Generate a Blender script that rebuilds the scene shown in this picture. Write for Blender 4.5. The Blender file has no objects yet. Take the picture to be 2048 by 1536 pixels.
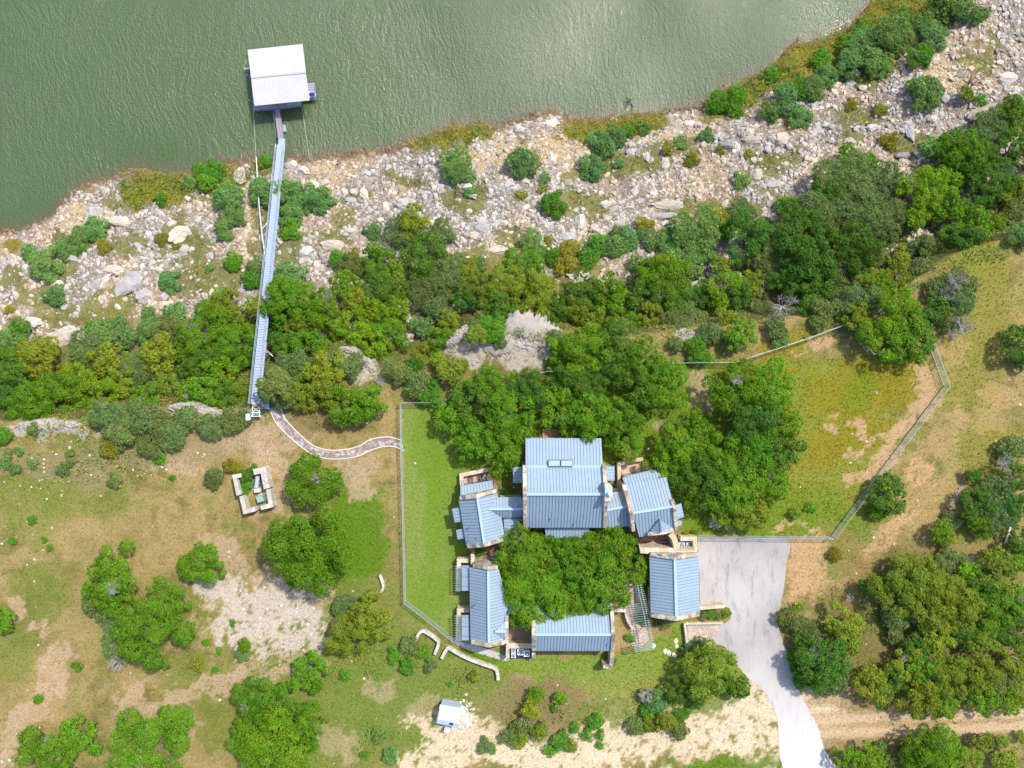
import bpy, math, random
import numpy as np
from mathutils import Vector
R = math.radians
# ------------------------------------------------------------------ camera, light, exposure
SC = bpy.context.scene
COL = SC.collection
H, F = 95.6, 1365.33            # flying height over the plateau (m), focal length in photo pixels
WATER = -20.0
cam_d = bpy.data.cameras.new("camera"); cam = bpy.data.objects.new("camera", cam_d); COL.objects.link(cam)
cam.location = (0, 0, H); cam.rotation_euler = (0, 0, 0)
cam_d.sensor_width = 36; cam_d.lens = 24; cam_d.clip_end = 4000; SC.camera = cam
SUN_EL, SUN_AZ = 53.0, 43.0     # azimuth measured from +Y towards +X
W = bpy.data.worlds.new("World"); SC.world = W; W.use_nodes = True
nt = W.node_tree; nt.nodes.clear()
sky = nt.nodes.new("ShaderNodeTexSky"); sky.sky_type = 'NISHITA'; sky.sun_disc = False
sky.sun_elevation = R(SUN_EL); sky.sun_rotation = R(SUN_AZ); sky.altitude = 200; sky.dust_density = 2.0
bg = nt.nodes.new("ShaderNodeBackground"); bg.inputs[1].default_value = 0.15
wo = nt.nodes.new("ShaderNodeOutputWorld")
nt.links.new(sky.outputs[0], bg.inputs[0]); nt.links.new(bg.outputs[0], wo.inputs[0])
sd = bpy.data.lights.new("sun", 'SUN'); sd.energy = 2.75; sd.angle = R(1.5); sd.color = (1.0, 0.95, 0.87)
sun = bpy.data.objects.new("sun", sd); COL.objects.link(sun)
sv = Vector((math.sin(R(SUN_AZ))*math.cos(R(SUN_EL)), math.cos(R(SUN_AZ))*math.cos(R(SUN_EL)), math.sin(R(SUN_EL))))
sun.rotation_euler = sv.to_track_quat('Z', 'Y').to_euler(); sun.location = sv*200
SC.view_settings.view_transform = 'Standard'; SC.view_settings.look = 'None'
SC.view_settings.exposure = 0.8; SC.view_settings.gamma = 1.0
SC.cycles.max_bounces = 6; SC.cycles.diffuse_bounces = 3; SC.cycles.transparent_max_bounces = 4

# ------------------------------------------------------------------ helpers
rng = np.random.default_rng(7); rnd = random.Random(11)
def P(px, py, z=0.0):
    s = (H - z)/F
    return Vector(((px-1024)*s, (768-py)*s, z))
def lin(v):
    v = v/255.0
    return v/12.92 if v <= .04045 else ((v+.055)/1.055)**2.4
def c(r, g, b, k=0.62): return (lin(r)*k, lin(g)*k, lin(b)*k)
def hash2(ix, iy, s):
    n = (ix*374761393 + iy*668265263 + s*974711) & 0x7fffffff
    n = ((n ^ (n >> 13))*1274126177) & 0x7fffffff
    return ((n ^ (n >> 16)) & 0xffff)/65535.0
def vnoise(x, y, s=0):
    x = np.asarray(x, float); y = np.asarray(y, float)
    ix = np.floor(x).astype(np.int64); iy = np.floor(y).astype(np.int64)
    fx = x-ix; fy = y-iy; fx = fx*fx*(3-2*fx); fy = fy*fy*(3-2*fy)
    a = hash2(ix, iy, s); b = hash2(ix+1, iy, s); d = hash2(ix, iy+1, s); e = hash2(ix+1, iy+1, s)
    return (a*(1-fx)+b*fx)*(1-fy)+(d*(1-fx)+e*fx)*fy
def fbm(x, y, s=0, o=4):
    t = 0; a = 1; n = 0
    for i in range(o):
        t = t + a*vnoise(x*2**i+17*i, y*2**i-9*i, s+i); n += a; a *= .5
    return t/n
def sstep(a, b, x):
    t = np.clip((x-a)/(b-a), 0, 1); return t*t*(3-2*t)

def tag(o, label=None, cat=None, group=None, kind=None):
    if label: o["label"] = label
    if cat: o["category"] = cat
    if group: o["group"] = group
    if kind: o["kind"] = kind
    return o
def thing(name, label, cat, loc, group=None, rz=0):
    o = bpy.data.objects.new(name, None); COL.objects.link(o); o.location = loc; o.rotation_euler = (0, 0, rz)
    o.empty_display_size = 0.3
    return tag(o, label, cat, group)
def link(name, me, mat, parent=None):
    o = bpy.data.objects.new(name, me); COL.objects.link(o)
    for m in (mat if isinstance(mat, (list, tuple)) else [mat]): me.materials.append(m)
    if parent: o.parent = parent
    return o
def np_mesh(name, V, Fc, smooth=False):
    """V (n,3), Fc (m,k) with constant k"""
    me = bpy.data.meshes.new(name); V = np.asarray(V, np.float32); Fc = np.asarray(Fc, np.int32)
    me.vertices.add(len(V)); me.vertices.foreach_set('co', V.ravel())
    m, k = Fc.shape
    me.loops.add(m*k); me.loops.foreach_set('vertex_index', Fc.ravel())
    me.polygons.add(m); me.polygons.foreach_set('loop_start', np.arange(0, m*k, k, dtype=np.int32))
    me.polygons.foreach_set('loop_total', np.full(m, k, np.int32))
    me.polygons.foreach_set('use_smooth', np.full(m, smooth))
    me.update(calc_edges=True); return me
class MB:
    def __init__(s): s.v = []; s.f = []; s.m = []
    def face(s, pts, mi=0):
        b = len(s.v); s.v += [tuple(p) for p in pts]; s.f.append(list(range(b, b+len(pts)))); s.m.append(mi)
    def prism(s, top, bot, mi=0):
        n = len(top); b = len(s.v)
        a = sum(top[i][0]*top[(i+1) % n][1]-top[(i+1) % n][0]*top[i][1] for i in range(n))
        if a < 0: top = top[::-1]; bot = bot[::-1]
        s.v += [tuple(p) for p in top]+[tuple(p) for p in bot]
        s.f.append(list(range(b, b+n))); s.m.append(mi)
        s.f.append([b+n+i for i in range(n)][::-1]); s.m.append(mi)
        for i in range(n):
            j = (i+1) % n; s.f.append([b+i, b+n+i, b+n+j, b+j]); s.m.append(mi)
    def ext(s, poly, z0, z1, mi=0):
        s.prism([(p[0], p[1], z1) for p in poly], [(p[0], p[1], z0) for p in poly], mi)
    def box(s, cx, cy, cz, sx, sy, sz, rz=0, mi=0):
        co, si = math.cos(rz), math.sin(rz)
        q = [(cx+a*co-b*si, cy+a*si+b*co) for a, b in ((-sx/2, -sy/2), (sx/2, -sy/2), (sx/2, sy/2), (-sx/2, sy/2))]
        s.ext(q, cz-sz/2, cz+sz/2, mi)
    def beam(s, a, b, w, h, mi=0):          # rectangular bar between two points
        a = Vector(a); b = Vector(b); d = (b-a)
        if d.length < 1e-4: return
        d.normalize(); side = d.cross(Vector((0, 0, 1)))
        if side.length < 1e-3: side = Vector((1, 0, 0))
        side.normalize(); up = side.cross(d); side *= w/2; up *= h/2
        q = [a-side-up, a+side-up, a+side+up, a-side+up, b-side-up, b+side-up, b+side+up, b-side+up]
        k = len(s.v); s.v += [tuple(p) for p in q]
        for f in ((3, 2, 1, 0), (4, 5, 6, 7), (0, 1, 5, 4), (1, 2, 6, 5), (2, 3, 7, 6), (3, 0, 4, 7)):
            s.f.append([k+i for i in f]); s.m.append(mi)
    def tube(s, a, b, r0, r1=None, n=6, mi=0):
        r1 = r0 if r1 is None else r1
        a = Vector(a); b = Vector(b); d = (b-a).normalized()
        x = d.orthogonal().normalized(); y = d.cross(x); k = len(s.v)
        for q, r in ((a, r0), (b, r1)):
            for i in range(n):
                t = 2*math.pi*i/n; s.v.append(tuple(q+x*math.cos(t)*r+y*math.sin(t)*r))
        for i in range(n):
            j = (i+1) % n; s.f.append([k+i, k+j, k+n+j, k+n+i]); s.m.append(mi)
        s.f.append([k+i for i in range(n)][::-1]); s.m.append(mi); s.f.append([k+n+i for i in range(n)]); s.m.append(mi)
    def wall(s, pts, w, zb, mi=0):          # wall whose top centre line is pts (x,y,z); zb bottom
        pts = [Vector(p) for p in pts]; L = []; Rr = []
        for i, p in enumerate(pts):
            a = pts[max(i-1, 0)]; b = pts[min(i+1, len(pts)-1)]
            if 0 < i < len(pts)-1:
                d1 = (p-a).to_2d().normalized(); d2 = (b-p).to_2d().normalized(); d = (d1+d2).normalized(); k = 1/max(.5, d.dot(d1))
            else: d = (b-a).to_2d().normalized(); k = 1
            nrm = Vector((-d.y, d.x, 0))*w/2*k; L.append(p+nrm); Rr.append(p-nrm)
        b0 = len(s.v); n = len(pts)
        for q in (L, Rr): s.v += [tuple(x) for x in q]
        for q in (L, Rr): s.v += [(x.x, x.y, zb) for x in q]
        for i in range(n-1):
            l0, l1, r0, r1 = b0+i, b0+i+1, b0+n+i, b0+n+i+1; e = 2*n
            for f in ((r0, r1, l1, l0), (l0, l1, l1+e, l0+e), (r1, r0, r0+e, r1+e), (l0+e, l1+e, r1+e, r0+e)): s.f.append(list(f)); s.m.append(mi)
        for i, fl in ((0, 0), (n-1, 1)):
            f = [b0+i, b0+2*n+i, b0+3*n+i, b0+n+i]; s.f.append(f[::-1] if fl else f); s.m.append(mi)
    def build(s, name, mat, parent=None, bevel=0):
        me = bpy.data.meshes.new(name); off = Vector(parent_loc(parent)) if parent else Vector((0, 0, 0))
        me.from_pydata([(x-off.x, y-off.y, z-off.z) for x, y, z in s.v], [], s.f)
        me.polygons.foreach_set('material_index', s.m); me.update()
        o = link(name, me, mat, parent)
        if bevel:
            b = o.modifiers.new('bevel', 'BEVEL'); b.width = bevel; b.segments = 2
        return o
def parent_loc(p):
    l = Vector(p.location)
    while p.parent: p = p.parent; l += Vector(p.location)
    return l

# ------------------------------------------------------------------ materials
def mat(name, color=(.5, .5, .5), rough=.8, metal=0, spec=.3, fn=None):
    m = bpy.data.materials.new(name); m.use_nodes = True; t = m.node_tree; b = t.nodes["Principled BSDF"]
    b.inputs['Base Color'].default_value = (*color, 1); b.inputs['Roughness'].default_value = rough
    b.inputs['Metallic'].default_value = metal; b.inputs['Specular IOR Level'].default_value = spec
    if fn: fn(t, b)
    return m
def N(t, typ, **kw):
    n = t.nodes.new(typ)
    for k, v in kw.items():
        if hasattr(n, k): setattr(n, k, v)
        else: n.inputs[k.replace('_', ' ')].default_value = v
    return n
def ramp(t, src, stops, interp='LINEAR'):
    r = t.nodes.new("ShaderNodeValToRGB"); e = r.color_ramp.elements; r.color_ramp.interpolation = interp
    while len(e) < len(stops): e.new(0.5)
    for i, (p, col) in enumerate(stops):
        e[i].position = p; e[i].color = (*col, 1) if len(col) == 3 else col
    t.links.new(src, r.inputs[0]); return r.outputs[0]
def mixc(t, a, b, f, mode='MIX'):
    m = t.nodes.new("ShaderNodeMix"); m.data_type = 'RGBA'; m.blend_type = mode
    for s, v in ((m.inputs[6], a), (m.inputs[7], b), (m.inputs[0], f)):
        if isinstance(v, (int, float)): s.default_value = v
        elif isinstance(v, tuple): s.default_value = (*v, 1)
        else: t.links.new(v, s)
    return m.outputs[2]
def coords(t, scale=None, kind='Object', rot=None):
    tc = t.nodes.new("ShaderNodeTexCoord")
    if kind == 'World':
        g = t.nodes.new("ShaderNodeNewGeometry"); src = g.outputs['Position']
    else: src = tc.outputs[kind]
    if scale is None: return src
    mp = t.nodes.new("ShaderNodeMapping"); mp.inputs['Scale'].default_value = scale
    if rot: mp.inputs['Rotation'].default_value = rot
    t.links.new(src, mp.inputs[0]); return mp.outputs[0]
def noise(t, co, scale, detail=4, rough=.6):
    n = N(t, "ShaderNodeTexNoise"); n.inputs['Scale'].default_value = scale; n.inputs['Detail'].default_value = detail
    n.inputs['Roughness'].default_value = rough; t.links.new(co, n.inputs['Vector']); return n.outputs['Fac']
def vor(t, co, scale, feat='F1', out='Distance', rand=1):
    n = t.nodes.new("ShaderNodeTexVoronoi"); n.feature = feat; n.inputs['Scale'].default_value = scale
    n.inputs['Randomness'].default_value = rand; t.links.new(co, n.inputs['Vector']); return n.outputs[out]
def bump(t, b, h, strength=.5, dist=.1):
    n = t.nodes.new("ShaderNodeBump"); n.inputs['Strength'].default_value = strength; n.inputs['Distance'].default_value = dist
    t.links.new(h, n.inputs['Height']); t.links.new(n.outputs[0], b.inputs['Normal']); return n

def f_roof(base):
    def fn(t, b):
        co = coords(t, kind='World')
        n1 = noise(t, co, .35, 3); n2 = noise(t, co, 5, 3)
        col = mixc(t, tuple(x*.84 for x in base), tuple(min(1, x*1.1) for x in base), n1)
        col = mixc(t, col, (.75, .75, .75), ramp(t, n2, [(.4, (0, 0, 0)), (.75, (.6, .6, .6))]), 'MULTIPLY')
        t.links.new(col, b.inputs['Base Color'])
        t.links.new(ramp(t, n1, [(0, (.55,)*3), (1, (.7,)*3)]), b.inputs['Roughness'])
    return fn
M = {}
M['roof'] = mat('standing_seam_metal', rough=.6, metal=0, spec=.25, fn=f_roof((.285, .37, .44)))
M['seam'] = mat('seam_metal', (.13, .185, .27), rough=.8, metal=0, spec=.1)
M['ridge'] = mat('ridge_metal', (.34, .46, .60), rough=.6)
M['dockroof'] = mat('white_roof_metal', rough=.5, fn=f_roof((.56, .545, .56)))
M['dockseam'] = mat('white_seam', (.42, .41, .44), rough=.6)
def f_stone(scale, cols, mortar=(.30, .26, .21)):
    def fn(t, b):
        co = coords(t, kind='World')
        v = vor(t, co, scale, out='Color')
        s = t.nodes.new("ShaderNodeSeparateColor"); t.links.new(v, s.inputs[0])
        k = len(cols)
        col = ramp(t, s.outputs[0], [(i/k, cols[i]) for i in range(k)], 'CONSTANT')
        n = noise(t, co, 6, 4); col = mixc(t, col, (.55, .55, .55), ramp(t, n, [(.45, (0,)*3), (.8, (.6,)*3)]), 'MULTIPLY')
        e = vor(t, co, scale, 'DISTANCE_TO_EDGE')
        col = mixc(t, mortar, col, ramp(t, e, [(0, (0,)*3), (.06, (1,)*3)]))
        t.links.new(col, b.inputs['Base Color']); bump(t, b, noise(t, co, 9, 4), .5, .05)
    return fn
M['stone'] = mat('limestone_blocks', rough=.9, fn=f_stone(1.5, [(.52, .44, .33), (.38, .31, .23), (.62, .54, .43), (.24, .20, .17), (.48, .37, .25), (.34, .31, .28), (.6, .5, .38)]))
M['cap'] = mat('limestone_cap', rough=.9, fn=f_stone(1.1, [(.62, .52, .39), (.54, .43, .30), (.68, .6, .47), (.56, .44, .30)], (.42, .34, .25)))
M['dry'] = mat('pale_dry_stone', rough=.9, fn=f_stone(1.8, [(.58, .53, .46), (.50, .45, .38), (.64, .59, .52), (.46, .42, .37)], (.33, .29, .24)))
M['flag'] = mat('flagstone', rough=.85, fn=f_stone(2.3, [(.36, .29, .26), (.27, .22, .21), (.45, .37, .33), (.23, .19, .19), (.40, .27, .23), (.5, .43, .38)], (.16, .14, .12)))
M['flag2'] = mat('pink_paving', rough=.85, fn=f_stone(2.6, [(.52, .40, .34), (.45, .34, .29), (.56, .45, .38), (.40, .31, .28)], (.34, .27, .23)))
M['brick'] = mat('red_brick_paving', rough=.9, fn=f_stone(3.2, [(.36, .19, .13), (.42, .24, .16), (.31, .17, .12), (.45, .29, .21)], (.27, .17, .12)))
M['tan'] = mat('tan_patio', rough=.9, fn=f_stone(1.4, [(.58, .42, .29), (.52, .37, .26), (.62, .47, .34)], (.42, .31, .22)))
def f_dirt(a, b_, sc=1.2):
    def fn(t, b):
        co = coords(t, kind='World'); n = noise(t, co, sc, 7, .7)
        t.links.new(ramp(t, n, [(.3, a), (.7, b_)]), b.inputs['Base Color']); bump(t, b, n, .6, .06)
    return fn
M['mulch'] = mat('brown_mulch', rough=.95, fn=f_dirt((.13, .085, .055), (.32, .22, .15)))
M['court'] = mat('court_soil', rough=.95, fn=f_dirt((.20, .14, .10), (.46, .33, .23), .7))
def f_conc(t, b):
    co = coords(t, kind='World')
    n1 = noise(t, co, .12, 4); n2 = noise(t, coords(t, (1.4, .45, 1), 'World'), .6, 6, .7); n3 = noise(t, co, 8, 4)
    col = ramp(t, n1, [(.35, (.35, .325, .31)), (.65, (.47, .44, .41))])
    col = mixc(t, col, (.66, .66, .70), ramp(t, n2, [(.52, (0,)*3), (.66, (1,)*3)]), 'MULTIPLY')
    col = mixc(t, col, (.86, .86, .86), n3, 'MULTIPLY')
    g = t.nodes.new("ShaderNodeSeparateXYZ"); t.links.new(co, g.inputs[0])
    mr = N(t, "ShaderNodeMapRange"); t.links.new(g.outputs['Y'], mr.inputs[0])
    mr.inputs[1].default_value = -34; mr.inputs[2].default_value = -52
    col = mixc(t, col, (.56, .53, .50), mr.outputs[0])
    col = mixc(t, col, (.55, .56, .62), ramp(t, noise(t, coords(t, (2.5, .35, 1), 'World', (0, 0, .3)), .7, 5), [(.6, (0,)*3), (.7, (.55,)*3)]), 'MULTIPLY')
    t.links.new(col, b.inputs['Base Color']); bump(t, b, n3, .2, .02)
M['concrete'] = mat('drive_concrete', rough=.85, fn=f_conc)
M['gravel'] = mat('grey_gravel', rough=.95, fn=f_dirt((.30, .28, .27), (.58, .55, .52), 3))
M['kerb'] = mat('pale_kerb', (.62, .57, .50), .9)
M['galv'] = mat('galvanised_steel', (.36, .43, .52), .6, .0)
M['galvd'] = mat('dull_steel', (.16, .20, .26), .6, .0)
M['rail'] = mat('fence_rail', (.36, .44, .40), .5, .2)
M['wire'] = mat('fence_wire', (.34, .40, .38), .6, .3)
M['white'] = mat('white_paint', (.78, .79, .84), .5)
M['pvc'] = mat('lilac_white_pipe', (.80, .74, .78), .4)
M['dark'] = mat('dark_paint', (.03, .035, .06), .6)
M['deckgrey'] = mat('grey_deck', rough=.8, fn=f_dirt((.26, .27, .34), (.42, .43, .52), 1.5))
M['wood'] = mat('weathered_wood', rough=.9, fn=f_dirt((.30, .24, .24), (.45, .38, .37), 3))
M['rust'] = mat('rust_brown_plate', (.38, .17, .09), .8)
M['blue'] = mat('navy_vinyl', (.03, .05, .22), .4)
M['green'] = mat('utility_green', (.23, .36, .29), .6)
M['glass'] = mat('skylight_glass', (.26, .35, .48), .4, 0, .4)
M['window'] = mat('window_glass', (.03, .04, .05), .08, 0, .8)
M['frame'] = mat('bronze_frame', (.06, .07, .10), .5)
M['bark'] = mat('bark', rough=.95, fn=f_dirt((.10, .08, .065), (.22, .18, .15), 4))
M['deadw'] = mat('dead_grey_wood', (.34, .32, .31), .9)
M['darkw'] = mat('dark_driftwood', (.09, .085, .11), .9)
def f_leaf(spread):
    def fn(t, b):
        oi = t.nodes.new("ShaderNodeObjectInfo"); g = t.nodes.new("ShaderNodeNewGeometry")
        hs = t.nodes.new("ShaderNodeHueSaturation"); t.links.new(oi.outputs['Color'], hs.inputs['Color'])
        m1 = N(t, "ShaderNodeMapRange"); t.links.new(g.outputs['Random Per Island'], m1.inputs[0]); m1.inputs[3].default_value = 1-spread; m1.inputs[4].default_value = 1+spread*1.2
        n = noise(t, g.outputs['Position'], .55, 2)
        m2 = N(t, "ShaderNodeMapRange"); t.links.new(n, m2.inputs[0]); m2.inputs[1].default_value = .3; m2.inputs[2].default_value = .7
        m2.inputs[3].default_value = .482; m2.inputs[4].default_value = .512
        t.links.new(m1.outputs[0], hs.inputs['Value']); t.links.new(m2.outputs[0], hs.inputs['Hue'])
        t.links.new(hs.outputs[0], b.inputs['Base Color'])
        tr = t.nodes.new("ShaderNodeBsdfTranslucent"); t.links.new(hs.outputs[0], tr.inputs[0])
        mx = t.nodes.new("ShaderNodeMixShader"); mx.inputs[0].default_value = .38
        out = t.nodes['Material Output']; t.links.new(b.outputs[0], mx.inputs[1]); t.links.new(tr.outputs[0], mx.inputs[2]); t.links.new(mx.outputs[0], out.inputs[0])
    return fn
M['leaf'] = mat('leaf', rough=.65, spec=.15, fn=f_leaf(.38))
def f_attr(t, b, lo=.72, hi=1.25, sc=7):
    a = t.nodes.new("ShaderNodeAttribute"); a.attribute_name = 'tint'; b_ = a.outputs['Color']
    t.links.new(b_, b.inputs['Base Color'])
M['tuft'] = mat('grass_blades', rough=.8, spec=.1, fn=f_attr)
def f_rock(attr):
    def fn(t, b):
        co = coords(t, kind='World'); n1 = noise(t, co, 1.1, 7, .65); n2 = noise(t, co, 7, 5)
        if attr:
            a = t.nodes.new("ShaderNodeAttribute"); a.attribute_name = 'tint'; base = a.outputs['Color']
        else:
            oi = t.nodes.new("ShaderNodeObjectInfo"); base = oi.outputs['Color']
        col = mixc(t, base, (.55, .54, .55), ramp(t, n1, [(.48, (0,)*3), (.66, (.6,)*3)]), 'MULTIPLY')
        col = mixc(t, col, (.7, .7, .7), ramp(t, n2, [(.5, (0,)*3), (.7, (.6,)*3)]), 'MULTIPLY')
        t.links.new(col, b.inputs['Base Color']); bump(t, b, n2, .7, .12)
    return fn
M['rock'] = mat('limestone_boulder', rough=.95, spec=.1, fn=f_rock(False))
M['scree'] = mat('limestone_scree', rough=.95, spec=.1, fn=f_rock(True))
def f_ground(t, b):
    a = t.nodes.new("ShaderNodeAttribute"); a.attribute_name = 'tint'
    co = coords(t, kind='World'); n1 = noise(t, co, 2.2, 7, .72); n2 = noise(t, co, 11, 4, .7)
    v = vor(t, co, 3.1); k = ramp(t, n1, [(.28, (.55, .55, .50)), (.5, (1, 1, 1)), (.72, (1.0, 1.0, 1.0))])
    col = mixc(t, a.outputs['Color'], k, 1.0, 'MULTIPLY')
    n4 = noise(t, co, 5.2, 3, .8); col = mixc(t, col, (.42, .44, .34), ramp(t, n4, [(.52, (0,)*3), (.64, (.75,)*3)]), 'MULTIPLY')
    col = mixc(t, col, (.62, .60, .52), ramp(t, n2, [(.50, (0,)*3), (.68, (.85,)*3)]), 'MULTIPLY')
    # bleached grit and straw flecks
    fl = mixc(t, col, (1.75, 1.62, 1.55), 1.0, 'MULTIPLY')
    col = mixc(t, col, fl, ramp(t, noise(t, co, 3.4, 6, .75), [(.55, (0,)*3), (.66, (.7,)*3)]))
    t.links.new(col, b.inputs['Base Color']); bump(t, b, n1, .9, .14)
M['ground'] = mat('ground_soil_grass', rough=.95, spec=.08, fn=f_ground)
def f_water(t, b):
    a = t.nodes.new("ShaderNodeAttribute"); a.attribute_name = 'shallow'
    co = coords(t, kind='World')
    n0 = noise(t, coords(t, (.03, .012, 1), 'World'), 1, 3)
    col = mixc(t, (.054, .088, .028), (.074, .114, .038), n0)
    col = mixc(t, col, (.12, .085, .05), a.outputs['Fac'])
    t.links.new(col, b.inputs['Base Color'])
    wc = t.nodes.new("ShaderNodeTexNoise"); wc.inputs['Scale'].default_value = .045; t.links.new(co, wc.inputs['Vector'])
    va = t.nodes.new("ShaderNodeVectorMath"); va.operation = 'MULTIPLY_ADD'; t.links.new(wc.outputs['Color'], va.inputs[0]); va.inputs[1].default_value = (16, 10, 0); t.links.new(co, va.inputs[2])
    mpw = t.nodes.new("ShaderNodeMapping"); mpw.inputs['Scale'].default_value = (.95, .26, 1); mpw.inputs['Rotation'].default_value = (0, 0, .06); t.links.new(va.outputs[0], mpw.inputs[0]); wv = mpw.outputs[0]; w1 = noise(t, wv, 1.0, 4, .6)
    w2 = noise(t, coords(t, (1.5, .9, 1), 'World', (0, 0, .5)), 1.6, 4, .65)
    w3 = noise(t, co, 3.6, 4, .65)
    ad = t.nodes.new("ShaderNodeMath"); ad.operation = 'MULTIPLY_ADD'; t.links.new(w1, ad.inputs[0]); ad.inputs[1].default_value = 1.5; t.links.new(w2, ad.inputs[2])
    ad2 = t.nodes.new("ShaderNodeMath"); ad2.operation = 'MULTIPLY_ADD'; t.links.new(w3, ad2.inputs[0]); ad2.inputs[1].default_value = .8; t.links.new(ad.outputs[0], ad2.inputs[2])
    bn = bump(t, b, ad2.outputs[0], 1.0, .18); t.links.new(ramp(t, noise(t, coords(t, (.05, .03, 1), 'World'), 1.0, 3, .6), [(.35, (.55,)*3), (.65, (1,)*3)]), bn.inputs['Strength'])
M['water'] = mat('lake_water', rough=.1, spec=.5, fn=f_water)

# ------------------------------------------------------------------ terrain
def line(pts, z):
    q = [P(x, y, z) for x, y in pts]; return np.array([p.x for p in q]), np.array([p.y for p in q])
EX, EY = line([(-900, 870), (0, 850), (160, 845), (300, 820), (440, 830), (500, 822), (545, 785), (600, 745), (690, 702), (740, 740), (820, 755), (890, 700), (930, 655), (1050, 648), (1120, 662), (1200, 690), (1300, 670), (1500, 650), (1600, 635), (1700, 600), (1800, 575), (1900, 520), (2048, 465), (2900, 300)], 0)
TX, TY = line([(-900, 720), (0, 730), (160, 735), (300, 740), (440, 735), (500, 730), (600, 680), (690, 640), (820, 680), (890, 640), (930, 610), (1050, 600), (1200, 620), (1300, 600), (1500, 580), (1700, 530), (1900, 450), (2048, 400), (2900, 200)], -8)
SX, SY = line([(-900, 700), (-200, 500), (0, 468), (60, 455), (110, 425), (150, 380), (230, 352), (260, 337), (350, 347), (400, 340), (450, 324), (520, 320), (620, 317), (700, 310), (780, 300), (830, 277), (920, 247), (960, 244), (1000, 257), (1060, 232), (1100, 220), (1140, 237), (1200, 240), (1250, 227), (1320, 224), (1400, 210), (1440, 182), (1540, 132), (1580, 88), (1640, 78), (1700, 52), (1740, 2), (1800, -80), (2000, -300), (2900, -900)], WATER)
def hgt(x, y):
    x = np.asarray(x, float); y = np.asarray(y, float)
    e = np.interp(x, EX, EY)+1.2*(fbm(x*.3, x*0+3, 5)-.5); t_ = np.interp(x, TX, TY); t_ = np.maximum(t_, e+3)
    s = np.interp(x, SX, SY)+.9*(fbm(x*.5, x*0+9, 8)-.5)
    z = np.zeros_like(x)
    k = np.clip((y-e)/(t_-e), 0, 1); z = -8.0*(1-(1-k)**2.2)
    k2 = np.clip((y-t_)/(s-t_), 0, 1); z = z-12.0*k2
    z = np.where(y > s, WATER-np.minimum((y-s)*.3, 6), z)
    slope = sstep(.02, .4, k)
    nz = (fbm(x*.28, y*.28, 21)-.5)*1.5+(fbm(x*1.3, y*1.3, 33, 3)-.5)*.45
    z = z+nz*slope*np.clip((s-y)/2.5, 0, 1)
    return z
def ground_z(x, y): return float(hgt(np.array([x]), np.array([y]))[0])
def ray(px, py, up=0.0):
    """world point on the terrain (raised by up) that the photo pixel looks at"""
    z = 0.0
    for i in range(16):
        p = P(px, py, z+up); z = z*.5+ground_z(p.x, p.y)*.5
    p = P(px, py, z+up); return Vector((p.x, p.y, ground_z(p.x, p.y)))

def axis(lo, hi, st, far):
    a = np.arange(lo, hi+1e-6, st); o = []; s = st; v = hi
    while v < far: s *= 1.35; v += s; o.append(v)
    o2 = []; s = st; v = lo
    while v > -far: s *= 1.35; v -= s; o2.append(v)
    return np.array(o2[::-1]+list(a)+o)
gx = axis(-90, 90, .3, 900); gy = axis(-60, 64, .3, 900)
XX, YY = np.meshgrid(gx, gy); X1 = XX.ravel(); Y1 = YY.ravel(); Z1 = hgt(X1, Y1)
U = 1024+X1*F/(H-Z1); V = 768-Y1*F/(H-Z1)
jx = (fbm(X1*.55, Y1*.55, 41)-.5); jy = (fbm(X1*.55+50, Y1*.55, 43)-.5)
jf = (vnoise(X1*2.3, Y1*2.3, 77)-.5); jg = (vnoise(X1*2.3, Y1*2.3, 79)-.5)
UJ = U+jx*46+jf*12; VJ = V+jy*46+jg*12
def blob(px, py, rx, ry, ang=0, soft=.35):
    a = R(ang); dx = UJ-px; dy = VJ-py
    u = (dx*math.cos(a)+dy*math.sin(a))/rx; v = (-dx*math.sin(a)+dy*math.cos(a))/ry
    d = np.sqrt(u*u+v*v); return 1-sstep(1-soft, 1+soft, d)
def inpoly(poly, u, v):
    r = np.zeros(len(u), bool); n = len(poly)
    for i in range(n):
        x1, y1 = poly[i]; x2, y2 = poly[(i+1) % n]
        if y1 == y2: continue
        k = ((y1 > v) != (y2 > v)) & (u < (x2-x1)*(v-y1)/(y2-y1)+x1); r ^= k
    return r
tint = np.zeros((len(X1), 3))
def setc(mask, col, k=1.0):
    global tint
    m = (np.clip(mask, 0, 1)*k)[:, None]; tint = tint*(1-m)+np.array(col)*m
def frag(m):
    return sstep(.22, .62, np.clip(m, 0, 1)*.95+(f3-.5)*1.5+(f4-.5)*.9*(m > .01)-.13)*(m > .02)
def setf(mask, col, k=1.0): setc(frag(mask), col, k)
def setp(poly, col, k=1.0, j=.35):
    setc(inpoly(poly, U+jx*46*j+jf*9, V+jy*46*j+jg*9).astype(float), col, k)
f1 = fbm(X1*.09, Y1*.09, 3, 5); f2 = fbm(X1*.35, Y1*.35, 13, 5); f3 = fbm(X1*.9, Y1*.9, 23, 4); f4 = vnoise(X1*3.1, Y1*3.1, 29)
OLIVE = c(158, 148, 84); TAN = c(200, 172, 116); GRN = c(132, 152, 62); LAWN = c(150, 172, 82); LUSH = c(112, 150, 36); OCH = c(162, 150, 46)
PINK = c(214, 184, 152, .68); CAL = c(228, 212, 196, .68); SAND = c(244, 220, 188, .74); GRAV_CREVICE = c(178, 160, 144); ORG = c(214, 184, 142); SGR = c(138, 138, 76); SOIL = c(112, 92, 62)  # slope gravel tone is darkened, painting crevice shade between the rocks
tint[:] = OLIVE
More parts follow.
